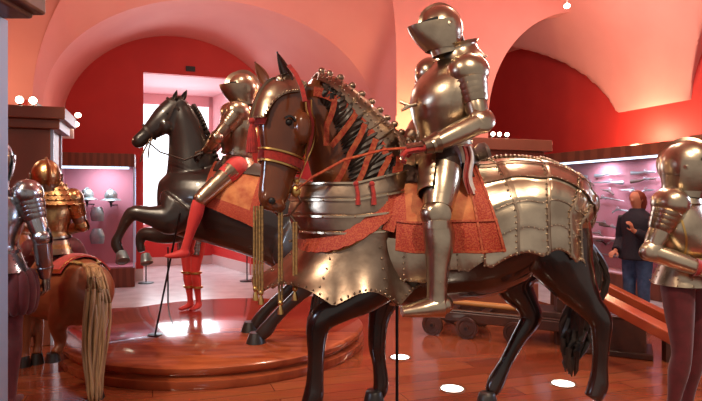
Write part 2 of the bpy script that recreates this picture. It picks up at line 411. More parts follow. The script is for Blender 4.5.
# baseboards
m = MB(); m.prism([W(NU1, BV+.1, 0), W(NU1, BV+.1, .22), W(IU1, IV, .22), W(IU1, IV, 0)], -UX*.02)
m.rbox(NU1, UR+.5, BV-.02, BV, 0, .22); m.rbox(-.35, NU0, BV-.02, BV, 0, .22)
m.rbox(IU0-.05, IU1+.05, IV-.03, IV-.01, 0, .2)
m.build('baseboard_back', M['base'], smooth=False, kind='structure')
m = MB(); u_, z_ = on_back(190.5, 69, BV)
m.rbox(u_-.09, u_+.09, BV-.03, BV, z_-.05, z_+.05)
for i in range(4): m.rbox(u_-.075, u_+.075, BV-.036, BV-.03, z_-.04+.022*i, z_-.03+.022*i)
tag(m.build('wall_vent', M['grille'], smooth=False), 'small black vent grille on red wall above the window niche', 'vent')

# ================================================================== SHOWCASES
# left case on the back wall
v0, v1, u0, u1 = 10.7, 11.48, -1.55, -.30
root = thing('display_case', 'wood-framed wall showcase of helmets on mauve lining, left of the window niche', 'display case', W(-.9, 11, 0))
MB().rbox(u0, u1, v0, v1, 0, .34).build('base', M['wood'], root, smooth=False, bevel=.008); MB().rbox(u0, u1, v0-.02, v1, 2.14, 2.37).build('cornice', M['wood'], root, smooth=False, bevel=.008)
m = MB(); m.rbox(u0, u1-.02, v1-.05, v1, .34, 2.14); m.rbox(u0, u0+.03, v0+.05, v1, .34, 2.14); m.rbox(u0, u1, v0+.03, v1, .34, .36); m.build('lining', M['panel'], root, smooth=False)
m = MB(); m.rbox(u1-.03, u1-.0, v0, v0+.04, .34, 2.14); m.rbox(u1-.03, u1, v1-.1, v1-.05, .34, 2.14); m.build('corner_post', M['bluepost'], root, smooth=False)
m = MB(); m.rbox(u0+.01, u1-.03, v0+.01, v0+.016, .34, 2.14); m.build('glass_pane', M['glass'], root, smooth=False)
m = MB(); m.rbox(u0+.06, u1-.1, v0+.06, v0+.1, 2.10, 2.135); m.build('light_strip', M['tube'], root, smooth=False)
VH = 11.15
def steelhelm(px, py, lab, brim=True):
    u, z = on_back(px, py, VH); c = W(u, VH, z)
    r = thing('helmet', lab, 'helmet', c, group='helmets in the left showcase')
    m = MB(); m.ell(c+V((0,0,.02)), (.11,.13,.12), 16, 10); m.rod([c+V((0,-.13*cos(a),.02+.13*sin(a))) for a in [pi*i/10 for i in range(11)]], .012, 6); m.build('skull', M['verdigris'], r)
    m = MB(); m.lathe(c+V((0,0,-.03)), [(.105,.01),(.17,-.02),(.18,-.035),(.165,-.035),(.10,-.005)], 24); m.build('brim', M['verdigris'], r)
    m = MB(); m.lathe(c+V((0,0,-.03)), [(.05,0),(.03,-.06),(.012,-.14),(.012,-.16)], 12); m.rod([c+V((0,0,-.15)), c+V((0,.28,-.15))], .012); m.build('stand', M['iron'], r)
steelhelm(87, 196, 'green-grey brimmed helmet on black stand, left of the pair in the left showcase')
steelhelm(111, 197, 'green-grey brimmed helmet on black stand, nearest the right end of the left showcase')
def plate(px, py, wd, hd, lab):
    u, z = on_back(px, py, VH+.1); c = W(u, VH+.1, z); m = MB()
    def fn(x, y):
        a = (x-.5)*2.4; t = (y-.5)*2; w = wd*(1-.18*t*t-(.22*t if t > 0 else 0)); return c+V((w*sin(a), -.10*cos(a)*(1-.3*t*t), hd*t)), V((sin(a), -cos(a), 0))
    m.sheet(fn, 16, 12, .01); m.rod([c+V((0,-.08,0)), c+V((0,.17,0))], .02); tag(m.build('breastplate', M['verdigris']), lab, 'breastplate', 'breastplates in the left showcase')
plate(98, 214, .14, .13, 'grey-green breastplate hung just below the two helmets in the left showcase')
plate(98, 236, .15, .14, 'grey-green breastplate lowest on the mauve wall of the left showcase')

# long case on the right wall
u0, v0, v1 = 7.3, 4.6, 9.6
root = thing('display_case', 'long wood-framed wall showcase of guns on mauve lining, along the right wall', 'display case', W(7.6, 7, 0))
m = MB(); m.rbox(u0, 7.9, v0, v1, 0, .31); m.rbox(u0-.02, 7.9, v0, v1, 2.25, 2.44); m.rbox(u0, 7.9, v1-.05, v1, .31, 2.25); m.rbox(u0-.05, 7.9, 5.65, 5.95, 0, 2.48)
m.build('frame', M['wood'], root, smooth=False, bevel=.008)
m = MB(); m.rbox(7.80, 7.84, v0, v1, .31, 2.25); m.build('lining', M['panel'], root, smooth=False)
m = MB(); m.rbox(u0+.02, 7.8, v0, v1, .31, .33); m.build('case_floor', M['niche'], root, smooth=False)
m = MB(); m.rbox(u0+.01, u0+.016, 5.95, v1, .33, 2.2); m.build('glass_pane', M['glass'], root, smooth=False)
m = MB(); m.rbox(u0+.02, u0+.05, v0+.1, v1-.1, 2.215, 2.245); m.build('light_strip', M['tube'], root, smooth=False)
m = MB(); m.rbox(7.5, 7.8, 5.95, 9.5, .86, .88); m.build('shelf', M['niche'], root, smooth=False)

UG = 7.74
def gun_mesh(L, kind):
    """along +Y of its own frame, muzzle to +Y; z up; x out of the wall"""
    s, b, k = MB(), MB(), MB(); bl = L*.62 if kind != 'pistol' else L*.6
    st = L*.5 if kind != 'pistol' else L*.42
    k0 = -L/2
    if kind == 'pistol':
        limb(s, [((0,k0+.01,-.085), .016,.022), ((0,k0+.05,-.05), .015,.018), ((0,k0+.11,-.01), .015,.02), ((0,k0+.22,-.004), .013,.016), ((0,k0+L*.85,.0), .009,.010)], (1,0,0), 4, 8)
        s.ell((0,k0+.005,-.10), (.022,.022,.026), 10, 6)
        b.rod([(0,k0+.12,.014),(0,k0+L*.6,.015),(0,k0+L,.016)], [.012,.010,.009], 8); lk = k0+.14
    else:
        limb(s, [((0,k0,-.06), .018,.055), ((0,k0+.16,-.045), .018,.04), ((0,k0+.30,-.012), .017,.022), ((0,k0+.5,-.004), .016,.02), ((0,k0+L*.84,0), .01,.012)], (1,0,0), 4, 8)
        b.rod([(0,k0+.30,.018),(0,k0+L*.6,.018),(0,k0+L,.018)], [.017,.014,.012], 8); lk = k0+.34
    k.box((.02,lk,.008), (.006,0,0), (0,.06,0), (0,0,.02)); k.rod([(.022,lk-.03,.02),(.025,lk-.05,.06),(.025,lk-.02,.075),(.025,lk+.01,.06)], .007, 6)
    k.lathe((.02,lk+.02,.0), [(.0,-.01),(.025,-.01),(.025,.01),(0,.01)], 12, axis=V((1,0,0))); k.rod([(0,lk-.05,-.02),(0,lk-.03,-.05),(0,lk+.02,-.05),(0,lk+.05,-.02)], .005, 6)
    return s, b, k
protos = {}
def gun(px, py, wpx, lab, tilt=0., kind='pistol', steel=False, flip=False):
    v, z = on_side(px, py, UG); y = ST*UG+CT*v
    va, _ = on_side(px-wpx/2, py, UG); vb, _ = on_side(px+wpx/2, py, UG); L = round(max(.28, abs(va-vb)), 1)
    key = (kind, L, steel)
    if key not in protos:
        r = thing('wheellock_'+kind if kind == 'pistol' else 'long_gun', lab, 'gun', group='guns in the right showcase', world=False)
        s, b, k = gun_mesh(L, kind); s.build('stock', M['gunmetal'] if steel else M['gunwood'], r); b.build('barrel', M['gunmetal'], r); k.build('lock', M['gunmetal'], r); protos[key] = r; first = True
    else: r = dup(protos[key])
    r['label'] = lab; r.location = W(UG, v, z)
    r.scale = (.8, 1, .62)
    # own +Y to the left in the picture (deeper into the room) or the reverse
    mt = Matrix.Rotation(TH, 3, 'Z')
    if flip: mt = mt @ Matrix.Rotation(pi, 3, 'Z') @ Matrix.Scale(1, 3)
    # lock side faces the room: own -x
    r.rotation_euler = (mt @ Matrix.Rotation(tilt*(-1 if flip else 1), 3, 'X')).to_euler()
G = [(576,175,22,'long','steel long gun highest at the left end, beside the armoured rump',0.02,True,False),
 (607,174,27,'long','steel-stocked gun in the top row, second from left',.06,True,True),
 (643,171.5,27,'long','steel-stocked gun at the top right, left of the knight helmet',.08,True,True),
 (608,182,30,'long','pale barrelled long gun second down, under the top row left',-.04,True,False),
 (645,179,30,'long','long gun second down on the right, nearest the knight helmet',0,False,True),
 (607,190.5,13,'pistol','short brown pistol left of centre in third row',.05,False,False),
 (628,190,17,'pistol','pale slender pistol right of centre in third row',-.03,True,False),
 (648,190,17,'pistol','steel pistol over the visitor head',.05,True,True),
 (611,199,24,'pistol','dark pistol in the fourth row left of the visitor head',.15,False,True),
 (584,182,20,'pistol','brown pistol second row at the left end',0,False,False),
 (586,191,14,'pistol','small brown pistol third row at the left end',0,False,False),
 (624,210.5,22,'pistol','bright steel pistol pointing at the visitor shoulder',.1,True,True),
 (600,222.5,16,'pistol','thin dark pistol at the left, midway down the case',.0,False,False),
 (597,233,12,'pistol','small dark pistol at the left, below the midway one',.0,False,False),
 (614,227,32,'long','brown stocked long gun midway down left of the visitor',.22,False,True),
 (629,224,12,'pistol','short bright pistol end just left of visitor chest',.0,True,True),
 (600,241,12,'pistol','short dark pistol low at the left end',.0,False,False),
 (619,241.5,24,'pistol','shiny steel pistol low beside the visitor coat',.05,True,True),
 (616,256,34,'long','long gun lying along the shelf at the bottom of the case',0,True,False),
 (664,206,18,'pistol','steel pistol right of the visitor, close to armoured shoulder',.0,True,True)]
for px, py, w, kind, lab, tl, st, fl in G: gun(px, py, w, lab+', in the right showcase', tl, kind, st, fl)

# island showcase behind the rider
root = thing('display_case', 'freestanding wooden showcase with cornice and three lamps on top, behind the rider', 'display case', W(4.9, 6.2, 0))
c0 = P(508, 197, 7.9); cu_ = c0.x*CT+c0.y*ST; cv_ = -c0.x*ST+c0.y*CT
a0, a1, b0, b1 = cu_-1.1, cu_+.52, cv_, cv_+.8
m = MB(); m.rbox(a0, a1, b0, b1, 0, .35); m.rbox(a0, cu_, b0, b1, .35, 2.14)
m.rbox(a0-.05, a1+.06, b0-.05, b1+.05, 2.13, 2.25); m.rbox(a0-.13, a1+.14, b0-.13, b1+.1, 2.25, 2.41)
m.build('frame', M['pale_wood'], root, smooth=False, bevel=.01)
m = MB(); m.rbox(cu_, a1, b0+.3, b0+.33, .35, 2.13); m.build('lining', M['panel'], root, smooth=False)
m = MB(); m.rbox(cu_, a1, b0, b0+.006, .35, 2.13); m.rbox(a1-.006, a1, b0, b1, .35, 2.13); m.build('glass_pane', M['glass'], root, smooth=False)
m = MB(); m.rbox(cu_+.02, a1-.02, b0+.02, b0+.06, 2.03, 2.12); m.build('light_strip', M['tube'], root, smooth=False)
def spot(p, d, lab, g, r=.032):
    t = thing('spotlight', lab, 'spotlight', p, group=g)
    p = V(p); d = V(d).normalized()
    m = MB(); m.lathe(p, [(.02,-.10),(.035,-.09),(r,-.01),(r,.0)], 14, axis=d); m.rod([p-d*.06, V((p.x, p.y, p.z-.07))-d*.06], .01); m.build('lamp_head', M['iron'], t)
    m = MB(); m.lathe(p, [(r*.92,.001),(r*.8,.02),(r*.3,.03)], 14, axis=d); m.build('bulb', M['bulb'], t)
    return t
zt = 2.41+.07
for i, (px, lab) in enumerate(((493,'lit spotlight on the island showcase cornice, leftmost of three'),(499.5,'lit spotlight on the island showcase cornice, middle of three'),(507,'lit spotlight on the island showcase cornice, rightmost of three'))):
    k = (px-CX)/F; vv = b0; uu = (ST*vv+k*CT*vv)/(CT-k*ST); spot(W(uu, vv, zt), (-.1,-1,.1), lab, 'lamps on the island showcase')

# pillar showcase at the left
q = P(8, 197, 5.9); qu = q.x*CT+q.y*ST; qv = -q.x*ST+q.y*CT
k = (50-CX)/F; uE = (ST*qv+k*CT*qv)/(CT-k*ST)
root = thing('display_case', 'brown wooden pillar showcase with cornice, behind the gilt-armoured rider at left', 'display case', W(qu, qv+.4, 0))
zc = 2.56
m = MB(); m.rbox(qu-.35, uE, qv, qv+.7, 0, 2.33); m.rbox(qu-.4, uE+.10, qv-.06, qv+.75, 2.33, 2.43); m.rbox(qu-.4, uE+.16, qv-.12, qv+.8, 2.43, zc)
m.build('frame', M['pale_wood'], root, smooth=False, bevel=.01)
m = MB(); m.rbox(uE, uE+.03, qv+.02, qv+.06, 0, 2.33); m.rbox(uE, uE+.02, qv+.66, qv+.7, 0, 2.33); m.build('corner_post', M['bluepost'], root, smooth=False)
for px, lab in ((19.5,'lit spotlight on top of the left pillar showcase, farther left of two'),(33,'lit spotlight on top of the left pillar showcase, near its corner')):
    k = (px-CX)/F; vv = qv; uu = (ST*vv+k*CT*vv)/(CT-k*ST); spot(W(uu, vv, zc+.07), (.5,-1,-.15), lab, 'lamps on the left pillar showcase', .042)
# bracket lamp on the wall
u_, z_ = on_back(77, 120, 9.6)
pL = W(u_, 9.6, z_)
t = thing('wall_lamp', 'double wall lamp glowing on red wall right of the pillar showcase cornice', 'lamp', pL)
m = MB(); m.box(pL+V((-.22,.05,-.15)), (.14,0,0), (0,.02,0), (0,0,.13)); m.rod([pL+V((-.12,.03,-.1)), pL+V((-.03,0,-.02))], .012); m.build('bracket', M['base'], t)
for dz in (-.07, .07):
    m = MB(); m.ell(pL+V((.0 if dz < 0 else .03, -.03, dz)), (.045,.04,.04), 12, 8); m.build('bulb', M['bulb'], t)
# near showcase edge at the far left
t = thing('display_case', 'near showcase edge at far left with pale metal post and dark cornice', 'display case', P(4, 197, 2.2))
xe = P(8, 197, 2.25).x
m = MB(); m.box((xe-.03, 2.2, 1.15), (.032,0,0), (0,.05,0), (0,0,1.16)); m.build('corner_post', M['bluepost'], t, smooth=False, bevel=.005)
m = MB(); m.box((xe-.35, 1.9, 2.42), (.5,0,0), (0,.36,0), (0,0,.09)); m.box((xe-.35, 1.92, 2.34), (.46,0,0), (0,.32,0), (0,0,.03)); MB().box((xe-.45, 1.9, .1), (.40,0,0), (0,.28,0), (0,0,.1)).build('base', M['wood'], t, smooth=False); m.build('cornice', M['wood'], t, smooth=False, bevel=.012)

# ceiling lamp
c = P(567, 6, 9.2); t = thing('ceiling_lamp', 'small lit lamp on the vault at upper right', 'lamp', c)
m = MB(); m.ell(c, (.05,.05,.04), 12, 8); m.build('bulb', M['bulb'], t); m = MB(); m.rod([c+V((.0,0,.04)), c+V((0.02,.05,.3))], .02); m.build('holder', M['base'], t)
# floor lamps
for px, py, lab in ((452,389,'round lit lamp set in the floor, behind the horse foreleg stand rod'),(563,384,'round lit lamp set in the floor, between the hind legs of near horse'),(400,357.5,'round lit lamp set in the floor, left and farthest of the three')):
    Y = F*CH/(py-HY); c = P(px, py, Y); c.z = 0
    t = thing('floor_lamp', lab, 'lamp', c, group='lamps set in the floor')
    MB().lathe(c, [(.11,.0),(.11,.006),(.095,.008),(.092,.003)], 28).build('rim', M['steel'], t)
    MB().lathe(c, [(.0901,.002),(.09,.005),(.01,.006)], 28).build('lens', M['floorlamp'], t)
# barrier stanchions at the niche
for px, py, lab in ((146,283,'thin barrier post on the stone floor beside the left showcase'),(247,281,'thin barrier post on the stone floor right of the window niche'),(168,311,'thin grey stand rod behind the black rearing horse')):
    Y = F*CH/(py-HY); c = P(px, py, Y); c.z = 0
    t = thing('barrier_post', lab, 'barrier post', c, group='thin posts on the stone floor')
    MB().lathe(c, [(.14,0),(.14,.012),(.02,.025)], 24).build('foot', M['iron'], t); MB().rod([c+V((0,0,.02)), c+V((0,0,.5 if py < 300 else .9))], .012).build('rod', M['iron'], t)

# ================================================================== PLINTHS
PC = V((-1.45, 6.2, 0)); PR = 1.56
m = MB(); m.lathe(PC, [(.01,0),(PR+.02,0),(PR+.03,.02),(PR+.03,.075),(PR+.0,.09),(PR-.03,.098),(PR-.03,.105),(PR+.0,.12),(PR+.02,.15),(PR+.02,.178),(PR-.01,.2),(.01,.2)], 128)
tag(m.build('plinth', M['plinth']), 'round stepped wooden plinth under black rearing horse', 'plinth')
m = MB(); m.box((-.1+.5, 3.03, .1), (2.6,0,0), (0,.79,0), (0,0,.1))
tag(m.build('plinth', M['plinth'], smooth=False, bevel=.015), 'low rectangular wooden plinth under the large armoured horse', 'plinth')
# ================================================================== ARMOURED FIGURES
def orth(f, up=V((0,0,1))):
    f = V(f).normalized(); r = f.cross(up).normalized(); return f, r, r.cross(f)
def hand(mb, w, d, palm, k=1., curl=.9, thumb=1):
    """five-fingered hand from wrist w along d; palm = direction the palm faces"""
    d = V(d).normalized(); palm = V(palm); palm = (palm-d*palm.dot(d)).normalized(); lat = d.cross(palm).normalized()*thumb
    limb(mb, [(w-d*.01*k, .024*k, .019*k), (w+d*.03*k, .035*k, .020*k), (w+d*.07*k, .041*k, .018*k), (w+d*.09*k, .038*k, .014*k)], lat, 4, 12)
    for i, (o, L) in enumerate(((.030,.070),(.010,.080),(-.010,.075),(-.029,.058))):
        p = w+d*.085*k+lat*o*k; a = .25; pts = [w+d*.06*k+lat*o*k, p]
        for q, f in enumerate((.45,.32,.23)):
            a += curl*(.5+.25*q); p = p+(d*cos(a)+palm*sin(a))*L*f*k; pts.append(p)
        mb.rod(pts, [.0095*k,.0105*k,.0095*k,.0085*k,.006*k], 8)
    p0 = w+d*.025*k+lat*.028*k; p1 = p0+(d*.5+lat*.75+palm*.3).normalized()*.038*k; p2 = p1+(d*.8+lat*.15+palm*.6).normalized()*.032*k; p3 = p2+(d*.7-lat*.3+palm*.6).normalized()*.026*k
    mb.rod([w+d*.02*k+lat*.012*k, p0, p1, p2, p3], [.013*k,.014*k,.012*k,.010*k,.007*k], 8)
def rivets(mb, pts, r=.006, mi=0):
    for p in pts: mb.ell(p, (r,r,r), 6, 4, mi)
def helmet(par, c, f, S, Sd, k=1., comb=.045, prow=.07, up=V((0,0,1))):
    f, r, u = orth(f, up); ax = (r, f, u)
    m = MB()
    def sk(x, y):
        a = 2*pi*x; e = -.62+y*(pi/2+.62); rr = cos(e); cb = comb*k*max(0, 1-abs(sin(a))/.16)*max(0, sin(max(0, min(pi, (e+.9)*1.1))))
        return c+r*(.112*k*rr*sin(a))+f*(.142*k*rr*cos(a))+u*(.145*k*sin(e)+.02*k)+(f*rr*cos(a)+u*sin(e))*cb
    m.grid(sk, 72, 22, closeu=True)
    hel = m.build('helmet', S, par)
    # crest along the midline
    m = MB(); pts = []; ns = []
    for i in range(25):
        a = -1.9+3.05*i/24; e = pi/2-a
        pts.append(c+f*(.142*k*cos(e))+u*(.145*k*sin(e)+.02*k)); ns.append(f*cos(e)+u*sin(e))
    rs = [[p+r*.010*k, p+n*comb*k*(1-abs(i-12)/14)**.6+r*.003*k, p+n*comb*k*(1-abs(i-12)/14)**.6-r*.003*k, p-r*.010*k] for i, (p, n) in enumerate(zip(pts, ns))]
    m.rings(rs); m.build('comb', S, hel)
    # visor: prow-shaped plate in front, with a sharp upper edge
    m = MB()
    def vs(x, y):
        a = -1.75+3.5*x; h = .045-.17*y; pw = prow*k*max(0, cos(a*.9))**2.2*(1-.75*y**1.5); w = (1.06-.22*y**2)
        p = c+r*(.118*k*w*sin(a))+f*((.148*k*w*cos(a))+pw)+u*(h*k+.012*k*cos(a)); return p, (r*sin(a)+f*cos(a)).normalized()
    m.sheet(vs, 40, 12, .006*k); m.build('visor', Sd, hel)
    m = MB()                                   # sight slit
    def sl(x, y):
        a = -1.1+2.2*x; h = .048+.022*y; return c+r*(.1165*k*sin(a))+f*(.1475*k*cos(a))+u*h*k, (r*sin(a)+f*cos(a))
    m.sheet(sl, 20, 2, .003); m.build('sight', M['dark'], hel)
    m = MB()                                   # chin and neck plate
    def ch(x, y):
        a = 2*pi*x; h = -.045-.11*y; w = .96-.26*y+.10*max(0, y-.6)*2.5; return c+r*(.112*k*w*sin(a))+f*(.135*k*w*cos(a)-.008*y)+u*h*k
    m.grid(ch, 40, 8, closeu=True); m.build('bevor', Sd, hel)
    m = MB()
    for s in (-1, 1): m.lathe(c+r*s*.108*k+u*.01, [(.0,.02),(.018,.016),(.024,0),(.0,-.002)], 14, axis=r*s)
    m.build('pivot', Sd, hel)
    return hel
def plates(par, nm, p0, p1, r0, r1, lat, S, n=1, bulge=.0, squash=1., off0=0, seg=18):
    """a limb plate (or a stack of n overlapping lames) from p0 to p1"""
    m = MB(); p0, p1 = V(p0), V(p1)
    for i in range(n):
        a, b = i/n, (i+1)/n+(.10/n if n > 1 else 0); rr = [r0+(r1-r0)*a, r0+(r1-r0)*(a+b)/2+bulge, r0+(r1-r0)*b]
        q = .004 if n > 1 else 0
        limb(m, [(p0.lerp(p1, a), rr[0]+q*1.5, (rr[0]+q*1.5)*squash), (p0.lerp(p1, (a+b)/2), rr[1]+q, (rr[1]+q)*squash), (p0.lerp(p1, b), rr[2], rr[2]*squash)], lat, 4, seg)
    return m.build(nm, S, par)
def knight(par, J, S, Sd, glove, hose=None, legs=True, k=1., bare_head=False, tass=True, trim=None, upperhose=None, helm=True, arms=(0,1), prow=.07):
    cf, cr_, cu = orth(J['cf'], J.get('cu', V((0,0,1))))
    pel, chest, neck = V(J['pel']), V(J['chest']), V(J['neck'])
    wa = pel.lerp(chest, .38)
    # body under the armour: one continuous figure
    bd = MB()
    limb(bd, [(pel-cu*.10*k, .10*k,.08*k), (pel, .155*k,.115*k), (wa, .125*k,.10*k), (chest, .16*k,.115*k), (neck-cu*.06*k, .12*k,.08*k), (neck, .06*k,.06*k), (V(J['head'])-V(J['hf'])*.01, .085*k,.10*k), (V(J['head'])+cu*.07*k, .06*k,.07*k)], cr_, 4, 14)
    for s in (0, 1):
        sh, el, wr = V(J['sh'][s]), V(J['el'][s]), V(J['wr'][s])
        limb(bd, [(chest.lerp(sh, .5)+cu*.05*k, .06*k,.06*k), (sh, .062*k,.062*k), (sh.lerp(el, .5), .05*k,.05*k), (el, .042*k,.042*k), (el.lerp(wr, .4), .042*k,.042*k), (wr, .027*k,.027*k)], cf, 4, 10)
        hp, kn, an = V(J['hip'][s]), V(J['kn'][s]), V(J['an'][s]); to = V(J['to'][s])
        ld = J.get('legf', cf)
        limb(bd, [(pel.lerp(hp, .6), .09*k,.10*k), (hp, .092*k,.10*k), (hp.lerp(kn, .45), .080*k,.085*k), (kn, .056*k,.060*k), (kn.lerp(an, .3), .058*k,.062*k), (kn.lerp(an, .7), .040*k,.042*k), (an, .033*k,.038*k)], cr_, 5, 14)
        limb(bd, [(an+(an-to)*.22-V((0,0,.035*k)), .026*k,.028*k), (an-V((0,0,.035*k)), .034*k,.045*k), (an.lerp(to, .6)-V((0,0,.02*k)), .040*k,.028*k), (to, .028*k,.018*k)], cr_, 4, 10)
    bd.build('body', hose or M['maroon'], par, remesh=.014*k, sm=3)
    # cuirass
    tw = J.get('tw', 1)
    T = Tube([(pel+cu*.05*k, .165*k,.135*k), (wa, .142*k*tw,.125*k*tw), (wa.lerp(chest, .5), .170*k*tw,.15*k*tw), (chest, .188*k*tw,.152*k*tw), (chest.lerp(neck, .55), .165*k*tw,.118*k), (neck-cu*.035*k, .085*k,.078*k)], cr_, 1 if cr_.cross((neck-pel)).dot(cf) > 0 else -1)
    pf = lambda t, a: 1+(.13*max(0, cos(a))**6*max(0, 1-abs(t-1.6)/2.2))
    m = MB(); T.mesh(m, 8, 40, .25, 5, prof=pf); cui = m.build('breastplate', S, par)
    m = MB()
    for tt, w in ((.3,.02),):
        pts, ns = [], []
        for i in range(33):
            p, n = T.pt(tt+(.28*cos(pi*2*i/32) if tt > 3 else 0), 2*pi*i/32, .004, pf); pts.append(p); ns.append(n)
        m.ribbon(pts, ns, w*k, .006)
    for a in (-1.2, 1.2):
        pts, ns = zip(*[T.pt(.6+3.1*i/12, a*(1-.1*sin(pi*i/12)), .003, pf) for i in range(13)]); m.ribbon(pts, ns, .012*k, .004)
    rivets(m, [T.pt(.5, a, .006, pf)[0] for a in [-2.6+.4*i for i in range(14)]], .006)
    m.build('edge_roll', trim or Sd, cui)
    # gorget
    m = MB()
    nd = ((V(J['head'])-neck).normalized()+cu*1.6).normalized()
    gk = J.get('gk', 1.)*k
    limb(m, [(neck-nd*.05*k, .125*gk,.11*gk), (neck-nd*.015*k, .098*gk,.095*gk), (neck+nd*.03*k, .082*gk,.085*gk), (neck+nd*.055*k, .096*gk,.102*gk)], cr_, 5, 24); m.build('gorget', Sd, par)
    if helm: helmet(par, V(J['head']), J['hf'], S, Sd, J.get('hk', k), prow=prow, comb=J.get('comb', .03), up=J.get('hu', V((0,0,1))))
    # fauld and tassets
    dn = -cu
    for i in range(3):
        m = MB(); a = pel+cu*(.055-.038*i)*k
        limb(m, [(a, (.160+.014*i)*k,(.135+.016*i)*k), (a+dn*.05*k, (.178+.014*i)*k,(.155+.016*i)*k)], cr_, 3, 32)
        rivets(m, [a+dn*.04*k+cr_*((.180+.014*i)*k*sin(q))+cf*((.156+.016*i)*k*cos(q)) for q in [2*pi*j/14 for j in range(14)]], .005)
        m.build('fauld_lame', S if i % 2 else Sd, par)
    if tass:
        for s in (0, 1):
            hp, kn = V(J['hip'][s]), V(J['kn'][s]); d = (kn-hp).normalized(); fr = J.get('legf', cf); fr = (V(fr)-d*V(fr).dot(d)).normalized(); la = d.cross(fr)
            m = MB(); b0 = hp+d*.02*k
            def tf(x, y):
                a = (x-.5)*2.2; w = (.115-.018*y)*k; st = .005*((y*5) % 1); return b0+d*(.20*y*k)+la*(w*sin(a))+fr*(w*cos(a)*.95+.02*k+st), (la*sin(a)+fr*cos(a))
            m.sheet(tf, 16, 15, .006); rivets(m, [tf(x, y)[0] for x in (.06,.94) for y in (.1,.3,.5,.7,.9)], .005); m.build('tasset', S, par)
    for s in arms:
        sg = (1, -1)[s]; sh, el, wr = V(J['sh'][s]), V(J['el'][s]), V(J['wr'][s]); ua = (el-sh).normalized(); fa = (wr-el).normalized()
        # pauldron: domed cap then lames down the arm
        out = (sh-chest); out = (out-cu*out.dot(cu)).normalized()
        m = MB()
        axs = [out, cf, cu]; m.ell(sh+cu*.012*k, (.098*k,.112*k,.098*k), 24, 14, ax=axs)
        m.build('pauldron', S, par)
        plates(par, 'pauldron_lame', sh+ua*.05*k, sh+ua*.17*k, .088*k, .066*k, cf, S, 4)
        plates(par, 'rerebrace', sh+ua*.14*k, el-ua*.03*k, .060*k, .053*k, cf, Sd, 1, .004)
        m = MB(); m.ell(el, (.062*k,.062*k,.062*k), 16, 10)
        bo = (ua-fa); bo = bo.normalized() if bo.length > .1 else -cf
        m.ell(el+bo*.02*k, (.05*k,.05*k,.05*k), 14, 8); ou = ua.cross(fa); ou = ou.normalized() if ou.length > .1 else out
        if ou.dot(out) < 0: ou = -ou
        m.lathe(el+ou*.045*k, [(.0,.016),(.03*k,.012),(.062*k,.0),(.066*k,-.006),(.0,-.004)], 20, axis=ou)
        m.build('couter', S, par)
        plates(par, 'vambrace', el+fa*.03*k, wr-fa*.0*k, .058*k, .040*k, cf, S, 1, .006)
        if glove is not None:
            hd = V(J['hd'][s]).normalized() if 'hd' in J else fa
            plates(par, 'gauntlet_cuff', wr-fa*.05*k, wr+hd*.03*k, .056*k, .036*k, cf, glove[0], 1, -.003)
            m = MB(); hand(m, wr+hd*.02*k, hd, J['palm'][s] if 'palm' in J else -cu, 1.12*k, 1.0, sg); m.build('hand', glove[1], par)
            m = MB()
            back = -(V(J['palm'][s]) if 'palm' in J else -cu); back = (back-hd*back.dot(hd)).normalized(); lt = hd.cross(back)
            if glove[0] is not glove[1]:
                def gf(x, y):
                    a = (x-.5)*2.0; return wr+hd*(.03+.085*y)*k+lt*(.045*k*sin(a))+back*(.026*k*cos(a)+.002+.003*((y*4) % 1)), (lt*sin(a)+back*cos(a))
                m.sheet(gf, 10, 12, .004); m.build('hand_plate', glove[0], par)
    for s in (0, 1):
        if not legs: continue
        hp, kn, an, to = V(J['hip'][s]), V(J['kn'][s]), V(J['an'][s]), V(J['to'][s]); th = (kn-hp).normalized(); sn = (an-kn).normalized()
        fr = (to-an); fr = (fr-sn*fr.dot(sn)).normalized(); sd = sn.cross(fr)
        plates(par, 'cuisse', hp+th*.06*k, kn-th*.05*k, .098*k, .074*k, sd, S, 1, .008)
        m = MB(); m.ell(kn+fr*.012*k, (.066*k,.075*k,.07*k), 18, 12, ax=[sd, fr, -sn])
        limb(m, [(kn-th*.075*k, .080*k,.080*k), (kn-th*.03*k, .072*k,.074*k)], sd, 3, 18); limb(m, [(kn+sn*.03*k, .070*k,.072*k), (kn+sn*.07*k, .072*k,.074*k)], sd, 3, 18)
        for q in (-1, 1): m.lathe(kn+sd*q*.055*k, [(.0,.014),(.035*k,.010),(.055*k,0),(.0,-.004)], 16, axis=sd*q)
        m.build('poleyn', Sd, par)
        m = MB(); L = (an-kn).length
        limb(m, [(kn+sn*.05*k, .066*k,.070*k), (kn+sn*.30*L-fr*.012*k, .071*k,.078*k), (kn+sn*.62*L-fr*.004, .056*k,.058*k), (an-sn*.02*k, .046*k,.050*k), (an+sn*.035*k, .050*k,.062*k)], sd, 6, 22)
        rivets(m, [kn+sn*(L*q)+sd*j*.066*k*(1-.35*q) for q in (.2,.4,.6,.8) for j in (-1,1)], .005); m.build('greave', S, par)
        m = MB(); a0 = an+sn*.02*k; n = 6
        for i in range(n):
            a, b = i/n, (i+1.25)/n; q = lambda f: a0.lerp(to, f)+sn*(.018*k*(1-f))-fr*.03*(1-f); w = lambda f: (.048+.010*sin(pi*f)-.012*f)*k; h = lambda f: (.058-.034*f)*k
            limb(m, [(q(a), w(a)+.003, h(a)+.003), (q(min(1, b)), w(min(1, b)), h(min(1, b)))], sd, 3, 16)
        m.ell(a0-fr*.035*k+sn*.015*k, (.042*k,.05*k,.045*k), 14, 8, ax=[sd, fr, sn]); m.build('sabaton', S, par)
    return par

